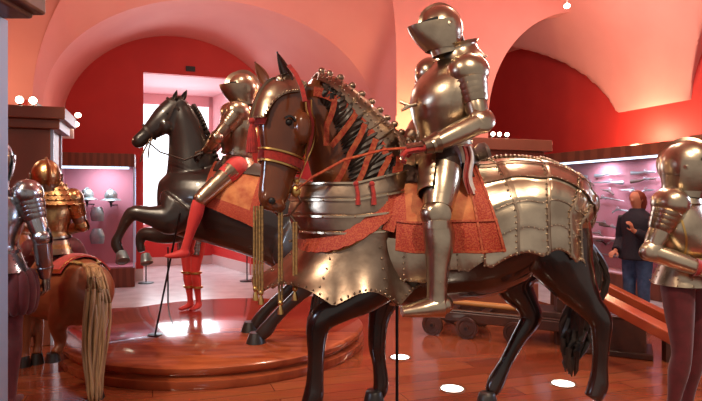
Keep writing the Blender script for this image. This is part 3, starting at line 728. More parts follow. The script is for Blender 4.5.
# --- standing mannequin in its own frame: faces -Y of its frame, feet at z = 0
def stand_joints(arm='bent', h=1.0, spread=.10, la=None):
    J = dict(cf=V((0,-1,0)), hf=V((0,-1,0)), pel=V((0,.0,.98)), chest=V((0,.0,1.27)), neck=V((0,.0,1.47)), head=V((0,-.015,1.635)))
    J['sh'] = [V((-.20,0,1.41)), V((.20,0,1.41))]        # s=0 : its right (-x when facing -Y)
    J['el'] = [V((-.29,.04,1.13)), V((.29,.04,1.13))]
    J['wr'] = [V((-.16,-.17,1.06)), V((.16,-.17,1.06))] if arm == 'bent' else [V((-.30,-.04,.88)), V((.30,-.04,.88))]
    J['hd'] = [V((.75,-.6,.05)), V((-.75,-.6,.05))] if arm == 'bent' else [V((0,-.1,-1)), V((0,-.1,-1))]
    J['palm'] = [V((0,0,-1)), V((0,0,-1))] if arm == 'bent' else [V((1,0,0)), V((-1,0,0))]
    J['hip'] = [V((-.095,0,.91)), V((.095,0,.91))]; J['kn'] = [V((-spread-.01,-.03,.50)), V((spread+.01,-.03,.50))]
    J['an'] = [V((-spread-.01,.03,.09)), V((spread+.01,.03,.09))]; J['to'] = [V((-spread-.03,-.15,.03)), V((spread+.03,-.15,.03))]
    for q, v in J.items():
        J[q] = [x*h for x in v] if isinstance(v, list) else (v if q in ('cf','hf') else v*h)
    return J
# right-hand knight
J = stand_joints(h=.96); J['hk'] = 1.06; J['comb'] = .02; J['tw'] = 1.1; J['hf'] = V((.35,-.93,-.12))
J['el'][0] = V((-.285,.07,1.08)); J['wr'][0] = V((-.14,-.16,.98)); J['hd'][0] = V((.7,-.7,.0))
t = thing('suit_of_armour', 'standing steel suit of armour over maroon hose, at the right edge of the hall', 'suit of armour', P(684, 197, 3.42), world=False, rotz=R(38))
t.location.z = .2
knight(t, J, M['steel'], M['steel'], (M['redcloth'], M['redcloth']), hose=M['maroon'], legs=False, tass=False, trim=M['gold'], k=.96)
m = MB()
for i in range(33): pass
pts = [V((.185*sin(a), -.162*cos(a), 1.03)) for a in [2*pi*i/40 for i in range(41)]]; m.ribbon(pts, [V((p.x, p.y, 0)) for p in pts], .03, .008); m.build('belt', M['gold'], t)
# near-left knight, mostly hidden by the showcase edge
J = stand_joints('down'); t = thing('suit_of_armour', 'standing silver suit of armour over maroon hose, cut by the metal post at far left', 'suit of armour', P(-7, 197, 3.68), world=False, rotz=R(200))
t.location.z = .2
knight(t, J, M['steel_blue'], M['steel_blue'], (M['steel_blue'], M['steel_dark']), hose=M['maroon'], legs=False, tass=True)
m = MB()
for s in (-1, 1):
    for i in range(12):
        a = 2*pi*i/12; c = V((.14*s+.085*cos(a), .10*sin(a), .77)); m.ell(c, (.05,.05,.15), 10, 8)
m.build('puffed_breeches', M['maroon'], t)
# mannequin with red legs behind the rearing horse
J = stand_joints('down', spread=.055); t = thing('suit_of_armour', 'half-hidden suit of armour with bright red legs and gold garters beyond the black horse', 'suit of armour', P(193, 197, 6.95), world=False, rotz=R(-25))
t.location.z = .2
knight(t, J, M['steel_blue'], M['steel'], None, hose=M['redhose'], legs=False, tass=True)
for s in (0, 1):
    for q, r in ((.08,.066),(.52,.060)):
        c = J['kn'][s].lerp(J['an'][s], q); m = MB(); m.lathe(c-V((0,0,.015)), [(r,0),(r+.008,.004),(r+.008,.026),(r,.03)], 20); m.build('garter', M['gold'], t)
# ================================================================== THE LARGE ARMOURED HORSE
NEAR = V((0,-1,0))
def YM(px): return 3.60+(450-px)*.0006
def S_(Y): return F/Y
hc = P(450, 197, 3.6); hc.z = .2
H = thing('horse', 'large brown model horse in steel barding with red trim, nearest the camera', 'horse', hc)
def tr(px, py, h, rl): Y = YM(px); return (P(px, py, Y), rl, h*Y/F)
trunk = Tube([tr(568,240,5,.03), tr(566,237,30,.13), tr(558,230,45,.23), tr(542,222,52,.29), tr(518,221,57,.33), tr(480,231,65,.34), tr(440,236,66,.34), tr(400,240,66,.32), tr(365,235,62,.28), tr(342,228,52,.22), tr(322,222,34,.13)], NEAR, -1)
def sec(px, py, Y, rl, rn, *l): return (P(px, py, Y), rl, rn)+tuple(l)
neck = Tube([sec(370,228,3.66,.19,.38), sec(364,182,3.64,.155,.345), sec(346,144,3.58,.12,.275), sec(325,110,3.50,.10,.185), sec(303,94,3.44,.085,.125)], NEAR, -1)
HL = V((.62,-.78,0))
head = Tube([sec(303,84,3.43,.08,.10), sec(297,96,3.42,.10,.155), sec(288,112,3.39,.112,.195), sec(285,135,3.36,.100,.175), sec(281,160,3.33,.078,.13), sec(276,183,3.30,.070,.105), sec(272,200,3.28,.066,.088), sec(270,211,3.27,.035,.045)], HL, -1)
b = MB()
trunk.mesh(b, 5, 28); neck.mesh(b, 6, 24); head.mesh(b, 7, 24)
def leg(b, pts, seg=16): Tube([sec(px, py, Y, rl, rn) for px, py, Y, rl, rn in pts], NEAR, -1).mesh(b, 6, seg)
s1 = 1/165.
leg(b, [(366,245,3.45,.13,.22),(380,272,3.40,.12,.17),(366,292,3.36,.095,.125),(341,307,3.33,.075,.092),(322,319,3.31,.066,.078),(317,333,3.31,.056,.066),(316,356,3.31,.044,.052),(315,380,3.31,.044,.054),(313,398,3.31,.054,.064),(308,410,3.30,.046,.054)])
leg(b, [(385,250,3.80,.12,.2),(386,288,3.80,.09,.13),(379,318,3.80,.06,.075),(377,345,3.80,.052,.062),(379,362,3.80,.04,.05),(381,385,3.80,.045,.055),(377,398,3.79,.04,.045)])
leg(b, [(556,215,3.44,.16,.20),(558,250,3.40,.145,.215),(571,278,3.38,.105,.155),(588,304,3.37,.070,.090),(600,320,3.36,.056,.074),(601,340,3.36,.046,.056),(600,365,3.36,.042,.048),(598,386,3.36,.050,.062),(592,399,3.35,.045,.052)])
leg(b, [(535,225,3.76,.15,.24),(520,262,3.80,.13,.19),(515,284,3.80,.095,.14),(526,303,3.80,.065,.085),(531,318,3.80,.054,.075),(519,338,3.80,.044,.054),(506,362,3.80,.040,.046),(496,382,3.79,.048,.06),(491,393,3.77,.042,.048)])
# cheek, jaw, nostril shapes, muzzle
for px, py, Y, r in ((303,128,3.30,(.055,.05,.10)),): b.ell(P(px, py, Y), r, 14, 10)
b.ell(P(277,206,3.26), (.055,.06,.045), 12, 8); b.ell(P(266,198,3.22), (.03,.03,.035), 12, 8)
body = b.build('body', [M['bay'], M['dkbay']], H, remesh=.013, sm=5)
# dark points: legs and belly are darker than head and neck (the horse's own colour)
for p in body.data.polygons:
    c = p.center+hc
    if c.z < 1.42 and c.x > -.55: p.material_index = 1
for px, py, Y in ((306,416,3.29),(374,405,3.77),(586,411,3.33),(487,402,3.73)):
    m = MB(); c = P(px, py, Y); c.z = .2 if px != 306 else .235
    m.lathe(c, [(.075,0),(.072,.02),(.055,.09),(.045,.10)], 18); m.build('hoof', M['hoof'], H)
# eyes, nostrils
t_, a_ = find(head, 289, 122); p, n = head.pt(t_, a_, .0)
m = MB(); m.ell(p, (.022,.022,.018), 14, 8, ax=orth(n)[1:]+(orth(n)[0],)) if False else m.ell(p, (.021,.021,.021), 14, 8); m.build('eye', M['dark'], H)
m = MB(); t_, a_ = find(head, 289, 122)
m.ribbon([head.pt(t_-.12*sin(pi*i/8)-.08, a_+.18*(i/4-1), .012)[0] for i in range(9)], [head.pt(t_, a_, 0)[1]]*9, .012, .01); m.build('eyelid', M['dkbay'], H)
m = MB(); m.ell(P(272,201,3.185), (.020,.012,.020), 12, 8); m.ell(P(262,203,3.24), (.008,.012,.014), 10, 6); m.build('nostril', M['dark'], H)
# ears
def ear(base, tip, w, face):
    m = MB(); base, tip = V(base), V(tip); ax = (tip-base); L = ax.length; ax.normalize(); sd = ax.cross(V(face)).normalized(); fw = sd.cross(ax)
    def fn(x, y):
        a = (x-.5)*4.2; r = w*(sin(pi*min(1, .22+.78*y)))**.75*(1-.25*y); return base+ax*L*y+sd*(r*sin(a))-fw*(r*.7*cos(a)), (sd*sin(a)-fw*cos(a))
    return m.sheet(fn, 14, 14, .007)
ear(P(292,88,3.33), P(277,52,3.34), .042, (-.6,-.8,0)).build('ear', M['dkbay'], H); ear(P(267,84,3.46), P(255,62,3.46), .038, (-.3,-1,0)).build('ear', M['chestnut'], H)
# mane and tail
m = MB()
for i in range(34):
    f = i/33; t = .6+2.9*f; a = .72; pts = []
    L = 1.25-.45*f
    for k in range(8):
        q = k/7; p, n = neck.pt(max(0, t-.32*q*L*.6+.03*sin(9*q+i)), a+q*L, .012+.012*sin(pi*q)+.006*sin(7*q+i*2)); pts.append(p)
    m.rod(pts, [.012,.018,.021,.022,.021,.018,.013,.004], 6)
m.build('mane', M['hair'], H)
m = MB()
for i in range(30):
    a = 2*pi*i/30; rr = random.uniform(.35, 1); dx, dy = .075*cos(a)*rr, .06*sin(a)*rr; L = random.uniform(.85, 1)
    pts = []; wob = random.uniform(0, 6)
    base = [(569,226,3.47),(584,250,3.54),(590,285,3.60),(578,322,3.63),(573,350,3.62),(571,376,3.60)]
    T = Tube([(P(*q), .01, .01) for q in base], NEAR)
    for k in range(15):
        q = k/14*L; c = T._i(T.c, q*5); w = (.35+1.0*sin(pi*min(1, q*1.05))**.7); pts.append(c+V((dx*w+.018*sin(q*16+wob), dy*w+.012*cos(q*14+wob), 0)))
    m.rod(pts, [.016+.008*sin(pi*k/14) for k in range(14)]+[.003], 6)
m.build('tail', M['hair'], H)
# ---------------- crupper: grid of riveted plates over the rump
NC, NR = 6, 9
def cedge_(x):      # lower edge angle; x 0 at the rear .. 1 at the saddle
    return (1.60+.13*x-.10*abs(sin(pi*(x*4.0+.15))))
def cedge(x): return 2.13-.12*abs(sin(pi*(x*4.0+.15)))-.22*(1-x)**3
def cr_off(x, y): return .030*0+.010*((x*NC) % 1)+.009*(abs(2*y-1)*5 % 1)
tA, tB = .12, 5.05
m = MB()
def cfn(x, y):
    t = tA+(tB-tA)*x**1.0; e = cedge(x); a = -e+2*e*y; 
    b_ = max(-1.35, min(1.35, a)); p, n = trunk.pt(t, b_, .035+cr_off(x, y)); d = max(0, abs(a)-1.35)
    fl = V((n.x, n.y, 0)); fl = fl.normalized() if fl.length > 0 else V((1,0,0))
    return p+V((0,0,-.36*d))+fl*(.035*d), (n if d == 0 else fl)
m.sheet(cfn, 96, 96, .008); cp = m.build('crupper', M['steel'], H)
m = MB()
def pp(x, y, d=.004): p, n = cfn(x, y); return p+n*d
for i in range(1, NC): 
    x = i/NC; ys = [j/48 for j in range(49)]; m.ribbon([pp(x+.002, y, .0) for y in ys], [cfn(x, y)[1] for y in ys], .012, .009)
for j in (.1,.2,.3,.4,.6,.7,.8,.9):
    xs = [i/40 for i in range(41)]; m.ribbon([pp(x, j, .001) for x in xs], [cfn(x, j)[1] for x in xs], .009, .006)
m.build('seam', M['steel_dark'], cp)
m = MB()
for i in range(0, NC+1):
    for j in range(0, 41):
        p, n = cfn(min(.999, i/NC+.012), j/40); m.ell(p+n*.006, (.0065,)*3, 6, 4)
for j in (0.004,.1,.2,.3,.4,.6,.7,.8,.9,.996):
    for i in range(36):
        p, n = cfn(i/36+.01, j); m.ell(p+n*.005, (.006,)*3, 6, 4)
m.build('rivet_row', M['steel'], cp, kind='stuff')
m = MB()           # roped ridge along the spine
pts = [pp(.12+.86*i/60, .5, .012) for i in range(61)]
for p in pts: m.ell(p, (.018,.022,.014), 8, 5)
m.build('spine_ridge', M['steel_dark'], cp)
# ---------------- flank plates
for sg in (1, -1):
    m = MB()
    def ffn(x, y):
        t = 4.55+3.5*x; e = 1.88+.34*x-.09*abs(sin(pi*x*3.5)); a = 1.50+(e-1.50)*y; return trunk.pt(t, sg*a, .032+.03*y+.006*((x*6) % 1))
    m.sheet(ffn, 70, 16, .008)
    rivets(m, [ffn(x/36, .96)[0]+ffn(x/36, .96)[1]*.004 for x in range(37)]+[ffn(i/6+.01, j/7)[0]+ffn(i/6, j/7)[1]*.005 for i in range(1, 6) for j in range(8)], .0065)
    m.build('flank_plate', M['steel'], H)
# ---------------- peytral: banded collar and flared skirt
C = P(356, 215, 3.60); SC = 1/156.
def pey(th, h):   # h: 0 top .. 1 bottom of collar
    z = C.z+(31-62*h)*SC*.98; a = .36+.06*sin(pi*h)+.03*(1-h)-.02*h; bb = .34+.02*sin(pi*h)
    rise = .10*max(0, -cos(th))*(1-h)
    n = V((-cos(th), -sin(th), .15)); return V((C.x-a*cos(th), C.y-bb*sin(th), z+rise+.05*sin(th)*0)), n.normalized()
m = MB(); m.sheet(lambda x, y: (pey(R(-115)+R(255)*x, y)[0]+pey(R(-115)+R(255)*x, y)[1]*(.008*((y*4) % 1)), pey(R(-115)+R(255)*x, y)[1]), 80, 32, .008)
pc = m.build('peytral', M['steel_dark'], H)
m = MB()
for h in (.0,.25,.5,.75,1.0):
    q = [pey(R(-115)+R(255)*i/60, h) for i in range(61)]; m.ribbon([p+n*.008 for p, n in q], [n for p, n in q], .012, .008)
    rivets(m, [p+n*.014 for p, n in q[::6]], .007)
m.build('edge_roll', M['steel'], pc)
def skirt(x, y):
    th = R(-110)+R(262)*x; c = cos(th); fl = y**1.25
    c3 = cos(th-R(32)); sp = max(0, c3)**2.2
    a = .35+(.11+.23*sp)*fl; bb = .355+(.09+.10*sp)*fl
    dr = 64-(15*abs(sin(th*4-R(128))))*y-8*sp*y
    z = C.z-(18+dr*y*.98)*SC+.02*y*max(0, sin(th))*0
    n = V((-c, -sin(th), .35)).normalized(); return V((C.x-a*c, C.y-bb*sin(th), z)), n
m = MB(); m.sheet(skirt, 110, 24, .008)
rivets(m, [skirt(x/70, .95)[0]+skirt(x/70, .95)[1]*.005 for x in range(71)], .0075); rivets(m, [skirt(x, y/6)[0]+skirt(x, y/6)[1]*.005 for x in (.25,.5,.68,.85) for y in range(1, 6)], .007)
m.build('peytral_skirt', M['steel_dark'], H)
m = MB(); qs = [(R(-40)+R(175)*i/70) for i in range(71)]      # red scalloped lining over the joint
pts, ns = [], []
for i, th in enumerate(qs):
    p, n = pey(th, 1.0); f = max(0, (i-36)/34); pts.append(p+n*.03+V((0,0,.0+.33*f**2.0+.02))); ns.append((n+V((0,0,.3))).normalized())
m.ribbon(pts, ns, [.085+.014*abs(sin(i*.8)) for i in range(71)], .012); m.build('red_scalloped_trim', M['border'], H)
m = MB(); m.ribbon([p-V((0,0,.05)) for p in pts], ns, .012, .016); m.build('gold_edge', M['gold'], H)
# ---------------- crinet over the neck
m = MB()
def crin(x, y):
    t = .75+3.1*x; e = .80+.16*sin(pi*x); a = -e+2*e*y; return neck.pt(t, a, .034+.007*((-x*9) % 1))
m.sheet(crin, 110, 24, .008); rivets(m, [crin(i/27+.015, y)[0]+crin(i/27+.015, y)[1]*.004 for i in range(27) for y in (.28,.72,.88,.12)], .0065); cn = m.build('crinet', M['steel_dark'], H)
for i in range(13):
    p, n = crin(.05+.9*i/12, .5); m = MB(); m.ell(p+n*.006, (.024,.024,.022), 12, 8); m.build('crest_boss', M['steel_dark'], cn)
m = MB()
edge = [find(neck, x, y) for x, y in ((312,92),(330,98),(346,110),(360,123),(374,140),(388,158))]
neck.strap(m, edge, .055, .030); m.build('scalloped_neck_trim', M['border'], H)
for l in ([(331,100),(326,124),(327,143)],[(352,114),(343,128),(331,144)],[(361,124),(349,152),(337,181)],[(372,139),(365,160),(357,182)],[(386,157),(380,170),(374,186)]):
    m = MB(); neck.strap(m, [find(neck, *q) for q in l], .034, .052, .008); m.build('neck_strap', M['strap'], H)
    
# ---------------- chanfron
m = MB()
def chf(x, y):
    t = .15+2.6*x; e = 1.35-.62*x**1.5-.25*x**3+(.08*sin(pi*x*2)); a = -e+2*e*y; fl = .02+.035*max(0, x-.7)*3
    return head.pt(t, a, fl)
m.sheet(chf, 50, 40, .008); rivets(m, [chf(i/20, y)[0]+chf(i/20, y)[1]*.004 for i in range(21) for y in (.03,.97)]+[chf(.985, j/12)[0] for j in range(13)], .0065)
cf_ = m.build('chanfron', M['steel'], H)
m = MB(); qs = [chf(i/14, .5) for i in range(15)]; m.ribbon([p for p, n in qs], [n for p, n in qs], .014, .012)
p, n = chf(.30, .60); m.lathe(p, [(.028,0),(.026,.012),(.01,.022),(.0,.024)], 14, axis=n); m.build('nose_ridge', M['steel_dark'], cf_)
m = MB()
def lin(x, y):
    p, n = chf(.90+.14*x if x < 1 else 1.0, y); t = 2.70+.25*x; e = .55-.12*x; p, n = head.pt(t, -e+2*e*y, .03-.01*x); return p, n
m.sheet(lin, 8, 24, .012); m.build('chanfron_lining', M['redcloth'], H)
# ---------------- bridle
m = MB(); head.strap(m, [(4.05, a) for a in [2*pi*i/24 for i in range(25)]], .052, .012, .008, 2); m.build('noseband', M['redcloth'], H)
for d in (-.23, .23):
    m = MB(); head.strap(m, [(4.05+d, a) for a in [2*pi*i/24 for i in range(25)]], .010, .016, .008, 2); m.build('noseband_edge', M['gold'], H)
ch = [find(head, *q) for q in ((306,100),(309,125),(305,150),(301,170),(298,183))]
m = MB(); head.strap(m, ch, .040, .016, .008); m.build('cheek_strap', M['redcloth'], H)
m = MB(); pts = [P(290,66,3.22), P(299,80,3.20), P(303,100,3.18)]
for dx in (-2.6, 2.6): head.strap(m, [find(head, x+dx, y) for x, y in ((306,100),(309,125),(305,150),(301,170),(298,183))], .010, .022, .006)
m.build('cheek_strap_edge', M['gold'], H)
m = MB(); m.ribbon([P(289,66,3.30), P(296,75,3.24), P(302,88,3.20), P(305,102,3.16)], [V((.2,-1,0))]*4, .026, .008); m.build('crown_strap', M['redcloth'], H)
bit = [find(head, 296, 192)]
c = head.pt(*bit[0], .03)[0]
m = MB(); m.ell(c, (.030,.018,.036), 14, 10); m.ell(c+V((.005,0,.06)), (.018,.012,.018), 10, 8)
m.build('bit_boss', M['gold'], H)
m = MB(); m.rod([c, c+V((.03,-.01,-.06)), c+V((-.03,-.01,-.14)), c+V((-.10,-.01,-.15)), c+V((-.13,-.01,-.11))], .008); m.rod([c+V((-.03,-.01,-.14)), c+V((.02,-.01,-.22)), c+V((0,0,-.28)), c+V((-.04,0,-.30))], .008); m.rod([c+V((0,.0,-.0)), c+V((-.12,.05,-.02)), c+V((-.2,.12,.0))], .009)
m.build('curb_bit', M['steel_dark'], H)
# red tassel on the nose, gold hanging cords
m = MB()
q0 = P(252,121,3.16)
for i in range(14): 
    a = 2*pi*i/14; m.rod([q0, q0+V((.015*cos(a),.015*sin(a),-.05)), q0+V((.024*cos(a),.024*sin(a),-.12)), q0+V((.028*cos(a),.028*sin(a),-.18))], .007, 5)
m.ell(q0, (.02,.02,.02), 10, 6); m.build('red_tassel', M['redcloth'], H)
for (px, y0, y1, Y) in ((255.5,206,288,3.22),(261,206,292,3.22),(280.5,212,302,3.24),(295,222,288,3.24)):
    m = MB(); a, b2 = P(px, y0, Y), P(px, y1, Y)
    for o in (-.008, .008): m.rod([a+V((o,0,0)), b2+V((o,0,0))], .0065, 6)
    cd_ = m.build('hanging_cord', M['cord'], H)
    m = MB(); m.ell(b2+V((0,0,-.005)), (.016,.016,.018), 10, 8); m.lathe(b2+V((0,0,-.02)), [(.008,.0),(.016,-.03),(.018,-.05),(.0,-.05)], 10); m.build('tassel', M['gold'], cd_)
# ---------------- saddle and saddle cloth
m = MB()
pz = lambda px: 6.0+(440-px)/40.
def sad(x, y):
    t = 4.55+2.55*x; e0, e1 = .25, 1.66+.16*sin(pi*min(1, (1-x)*1.2)); a = e0+(e1-e0)*y; return trunk.pt(t, a, .062+.006*sin(x*20+y*9)+.02*y)
def bf(x, y): return 1 if (y > .74 or x < .20 or (.86 < x)) else 0
for sg in (1, -1):
    m = MB(); 
    def sd2(x, y, sg=sg):
        t = 4.75+2.35*x; e1 = 1.64+.14*(1-x); a = (.2+(e1-.2)*y)*sg; return trunk.pt(t, a, .062+.005*sin(x*22+y*9)+.02*y)
    m.sheet(sd2, 46, 40, .012, mfn=bf); sc_ = m.build('saddle_cloth', [M['brocade'], M['border']], H)
    m = MB()
    for yy in (.75, .985): m.ribbon([sd2(x/30, yy)[0]+sd2(x/30, yy)[1]*.003 for x in range(31)], [sd2(x/30, yy)[1] for x in range(31)], .012, .006)
    for xx in (.20, .015): m.ribbon([sd2(xx, x/30)[0]+sd2(xx, x/30)[1]*.003 for x in range(31)], [sd2(xx, x/30)[1] for x in range(31)], .012, .006)
    m.build('gold_braid', M['strap'], sc_)
m = MB(); trunk.shell(m, 5.0, 7.0, -.75, .75, .075, 20, 20, .03); m.build('saddle', M['leather'], H)
m = MB()           # steel pommel plates
bc = P(404, 163, 3.55)
def bow(x, y):
    a = R(-80)+R(160)*x; n = V((-1, 0, .25)).normalized(); r = .13+.15*y
    return bc+V((.05*(1-y)-.05*y, -r*sin(a)*1.15, r*cos(a)*.80-.05)), n
m.sheet(bow, 30, 8, .008); rivets(m, [bow(i/14, .93)[0]+bow(i/14, .93)[1]*.006 for i in range(15)], .007); m.build('pommel_plate', M['steel'], H)
m = MB(); bc2 = P(474, 160, 3.56)
def can(x, y):
    a = R(-70)+R(140)*x; r = .13+.10*y; return bc2+V((.05*y, -r*sin(a)*1.15, r*cos(a)*.7-.05)), V((1,0,.2)).normalized()
m.sheet(can, 30, 8, .02); m.build('cantle', M['leather'], H)
m = MB(); trunk.strap(m, [find(trunk, *q) for q in ((398,178),(396,205),(388,232))], .07, .075, .008); m.build('breast_strap', M['border'], H)
m = MB(); neck.strap(m, [find(neck, *q) for q in ((394,158),(388,190),(377,222))], .05, .075, .008); m.build('breast_strap', M['strap'], H)
m = MB(); a = P(366,168,3.2)
for x in (356, 372): 
    q = P(x, 184, 3.24); m.rod([q, q+V((.01,-.01,-.05)), q+V((.012,-.01,-.12))], [.012,.012,.016], 6); m.ell(q, (.018,.018,.018), 8, 6)
m.build('red_ribbon', M['redcloth'], H)
# support rod under the belly
c = P(397, 400, 3.6); m = MB(); m.rod([V((c.x,3.6,.2)), V((c.x,3.6,P(397,298,3.6).z))], .010); m.lathe(V((c.x,3.6,.2)), [(.06,0),(.06,.01),(.012,.02)], 18)
tag(m.build('support_rod', M['iron']), 'thin black support rod standing under the belly of the near horse', 'support rod')

# ================================================================== RIDER
ka = 1.13
J = dict(cf=V((-.90,-.43,.0)), hf=V((-.93,-.30,-.22)), pel=P(444,152,3.50), chest=P(446,97,3.48), tw=1.16, gk=1.25, hk=.84*1.13, comb=.022, neck=P(459,55,3.48), head=P(442,31,3.44),
  sh=[P(432,76,3.68), P(468,74,3.32)], el=[P(424,118,3.80), P(480,122,3.24)], wr=[P(408,142,3.66), P(430,146,3.12)],
  hd=[V((-.8,-.1,-.3)), V((-.95,.1,-.15))], palm=[V((0,0,-1)), V((.1,.3,-1))],
  hip=[P(444,163,3.68), P(444,160,3.30)], kn=[P(440,214,4.00), P(437,214,3.13)], an=[P(440,288,3.98), P(437,298,3.12)], to=[P(410,300,3.98), P(402,312,3.08)], legf=V((-1,-.2,0)), hu=V((-.1,0,1)))
rt = thing('mounted_knight', 'steel suit of armour riding the large near horse, visor closed and red gauntlets on reins', 'knight', P(444,160,3.5))
knight(rt, J, M['steel'], M['steel'], (M['steel_dark'], M['redcloth']), hose=M['leather'], k=ka, prow=.075)
m = MB(); q = P(405,107,3.28); m.rod([P(416,104,3.30), q], .012); m.rod([q+V((.02,0,.01)), q+V((-.03,0,.03))], .009); m.rod([q+V((.02,0,0)), q+V((-.02,0,-.02))], .009); m.build('lance_rest', M['steel'], rt)
m = MB()
def sash(x, y):
    return P(462+9*x+5*y+2*sin(y*7), 146+48*y, 3.22-.02*sin(x*9+y*3)), V((0,-1,0))
m.sheet(sash, 12, 14, .012, mfn=lambda x, y: 1 if x < .55 else 0); m.build('sash', [M['white'], M['redcloth']], rt)
# reins
m = MB(); m.ribbon([head.pt(*bit[0], .03)[0], P(312,178,3.2), P(345,160,3.24), P(385,150,3.2), P(412,148,3.10)], [V((0,-.6,.8))]*5, .02, .006)
m.build('rein', M['strap'], H)
# ================================================================== BLACK REARING HORSE
SEC = lambda px, py, Y, rl, rn, *l: (P(px, py, Y), rl, rn)+tuple(l)
YR = 5.6
hc = P(290, 197, YR); hc.z = .2
B = thing('horse', 'black model horse rearing on round wooden plinth, forelegs raised', 'horse', hc)
rtrunk = Tube([SEC(332,246,YR,.04,.06), SEC(327,243,YR,.19,.34), SEC(305,230,YR,.28,.47), SEC(268,216,YR,.30,.45), SEC(232,208,YR,.30,.41), SEC(202,203,YR,.28,.38), SEC(178,202,YR,.23,.34), SEC(161,203,YR,.13,.22)], NEAR, -1)
rneck = Tube([SEC(196,206,YR,.2,.34), SEC(193,176,YR,.16,.27), SEC(189,146,YR,.12,.205), SEC(184,120,YR,.10,.15), SEC(181,107,YR,.08,.10)], NEAR, -1)
rhead = Tube([SEC(186,101,YR,.07,.07), SEC(177,108,YR,.09,.13), SEC(166,119,YR-.03,.092,.14), SEC(155,128,YR-.06,.075,.105), SEC(146,135,YR-.08,.058,.075), SEC(138,142,YR-.1,.055,.068), SEC(134,146,YR-.1,.03,.035)], V((.15,-1,0)), -1)
b = MB(); rtrunk.mesh(b, 5, 26); rneck.mesh(b, 6, 22); rhead.mesh(b, 6, 20)
def leg2(pts, seg=14): Tube([SEC(*q) for q in pts], NEAR, -1).mesh(b, 6, seg)
leg2([(308,235,5.42,.17,.32),(296,255,5.36,.13,.24),(300,272,5.34,.09,.14),(308,284,5.34,.065,.095),(300,294,5.35,.055,.070),(286,307,5.36,.050,.058),(273,321,5.37,.052,.062),(266,330,5.38,.062,.072),(259,336,5.38,.055,.06)])
leg2([(300,235,5.76,.17,.30),(288,252,5.82,.13,.22),(292,268,5.84,.09,.13),(299,278,5.85,.065,.09),(291,288,5.85,.055,.065),(276,301,5.85,.048,.055),(264,313,5.85,.052,.060),(258,321,5.85,.06,.066),(254,326,5.85,.055,.06)])
leg2([(182,205,5.40,.12,.24),(170,218,5.36,.11,.17),(152,216,5.33,.08,.10),(134,213,5.31,.062,.072),(127,220,5.31,.052,.058),(120,233,5.31,.040,.042),(116,243,5.30,.045,.050),(120,252,5.29,.042,.045)])
leg2([(186,215,5.80,.12,.22),(175,230,5.84,.10,.14),(160,235,5.86,.075,.09),(144,234,5.87,.06,.068),(140,242,5.87,.045,.048),(142,252,5.86,.042,.044)])
b.ell(P(166,126,YR-.08), (.07,.06,.085), 12, 8)
b.build('body', M['blackhorse'], B, remesh=.014, sm=5)
for c, d, hm in ((P(256,340,5.38), V((-.25,0,-1)), 'hoof'), (P(250,329,5.85), V((-.25,0,-1)), 'hoof'), (P(122,256,5.28), V((.35,-.5,-.8)), 'hoofblue'), (P(146,258,5.84), V((.3,-.4,-.85)), 'hoofblue')):
    m = MB(); d.normalize()
    if hm == 'hoof': m.lathe(V((c.x, c.y, .2)), [(.095,0),(.09,.02),(.06,.10)], 16)
    else: m.lathe(c, [(.045,-.04),(.06,.03),(.064,.055),(.064,.06),(.05,.06),(.045,.05),(.0,.05)], 18, axis=d)
    m.build('hoof', M[hm], B)
ear(P(174,100,5.52), P(177,90,5.52), .032, (-.6,-.8,0)).build('ear', M['blackhorse'], B); ear(P(182,100,5.58), P(187,90,5.58), .032, (-.3,-1,0)).build('ear', M['blackhorse'], B)
m = MB(); t_, a_ = find(rhead, 168, 113); p, n = rhead.pt(t_, a_); m.ell(p, (.016,.016,.016), 12, 8); m.build('eye', M['dark'], B)
m = MB()
for i in range(22):
    f = i/21; t = .5+3.3*f; pts = []
    for k in range(7): q = k/6; p, n = rneck.pt(max(0, t-.15*q), .05-(.5+.1*sin(i))*q, .008+.012*sin(pi*q)); pts.append(p)
    m.rod(pts, [.02,.026,.026,.024,.02,.014,.004], 6)
m.build('mane', M['hair'], B)
m = MB()
for i in range(22):
    a = 2*pi*i/22; rr = random.uniform(.3, 1); w0 = random.uniform(0, 6); pts = []
    T = Tube([(P(*q), .01, .01) for q in ((331,240,5.6),(338,262,5.6),(328,290,5.58),(318,318,5.56),(314,340,5.53))], NEAR)
    for k in range(13):
        q = k/12; c = T._i(T.c, q*4); w = .3+.9*sin(pi*min(1, q))**.7; pts.append(c+V((.10*cos(a)*rr*w+.015*sin(q*14+w0), .09*sin(a)*rr*w, 0)))
    m.rod(pts, [.018]*12+[.004], 6)
m.build('tail', M['hair'], B)
m = MB()
rhead.strap(m, [(3.6, a) for a in [2*pi*i/20 for i in range(21)]], .026, .006, .006, 2); rhead.strap(m, [(1.0, a) for a in [2*pi*i/20 for i in range(21)]], .026, .006, .006, 2)
rhead.strap(m, [find(rhead, *q) for q in ((176,103),(168,118),(156,133))], .026, .006, .006)
m.build('bridle', M['leather'], B)
m = MB()
for (x, y, x2, y2) in ((150,139,140,162),(152,138,148,158)): m.rod([P(x,y,5.44), P((x+x2)/2-1,(y+y2)/2,5.42), P(x2,y2,5.44)], .008)
m.build('curb_bit', M['steel_dark'], B)
m = MB()
for y0 in (186, 194): rneck.strap(m, [find(rneck, *q) for q in ((210,y0-5),(196,y0-3),(182,y0-1),(168,y0))], .03, .02, .008)
m.build('breast_strap', M['leather'], B)
for sg in (1, -1):
    m = MB()
    def sc2(x, y, sg=sg):
        t = 3.15+1.55*x; return rtrunk.pt(t, sg*(.2+(1.62-.25*x)*y), .045+.006*sin(x*15+y*8))
    m.sheet(sc2, 24, 22, .012, mfn=lambda x, y: 1 if (y > .8 or x < .12 or x > .88) else 0); m.build('saddle_cloth', [M['brocade'], M['border']], B)
m = MB(); rtrunk.shell(m, 3.3, 4.6, -.7, .7, .06, 16, 16, .03); m.build('saddle', M['leather'], B)
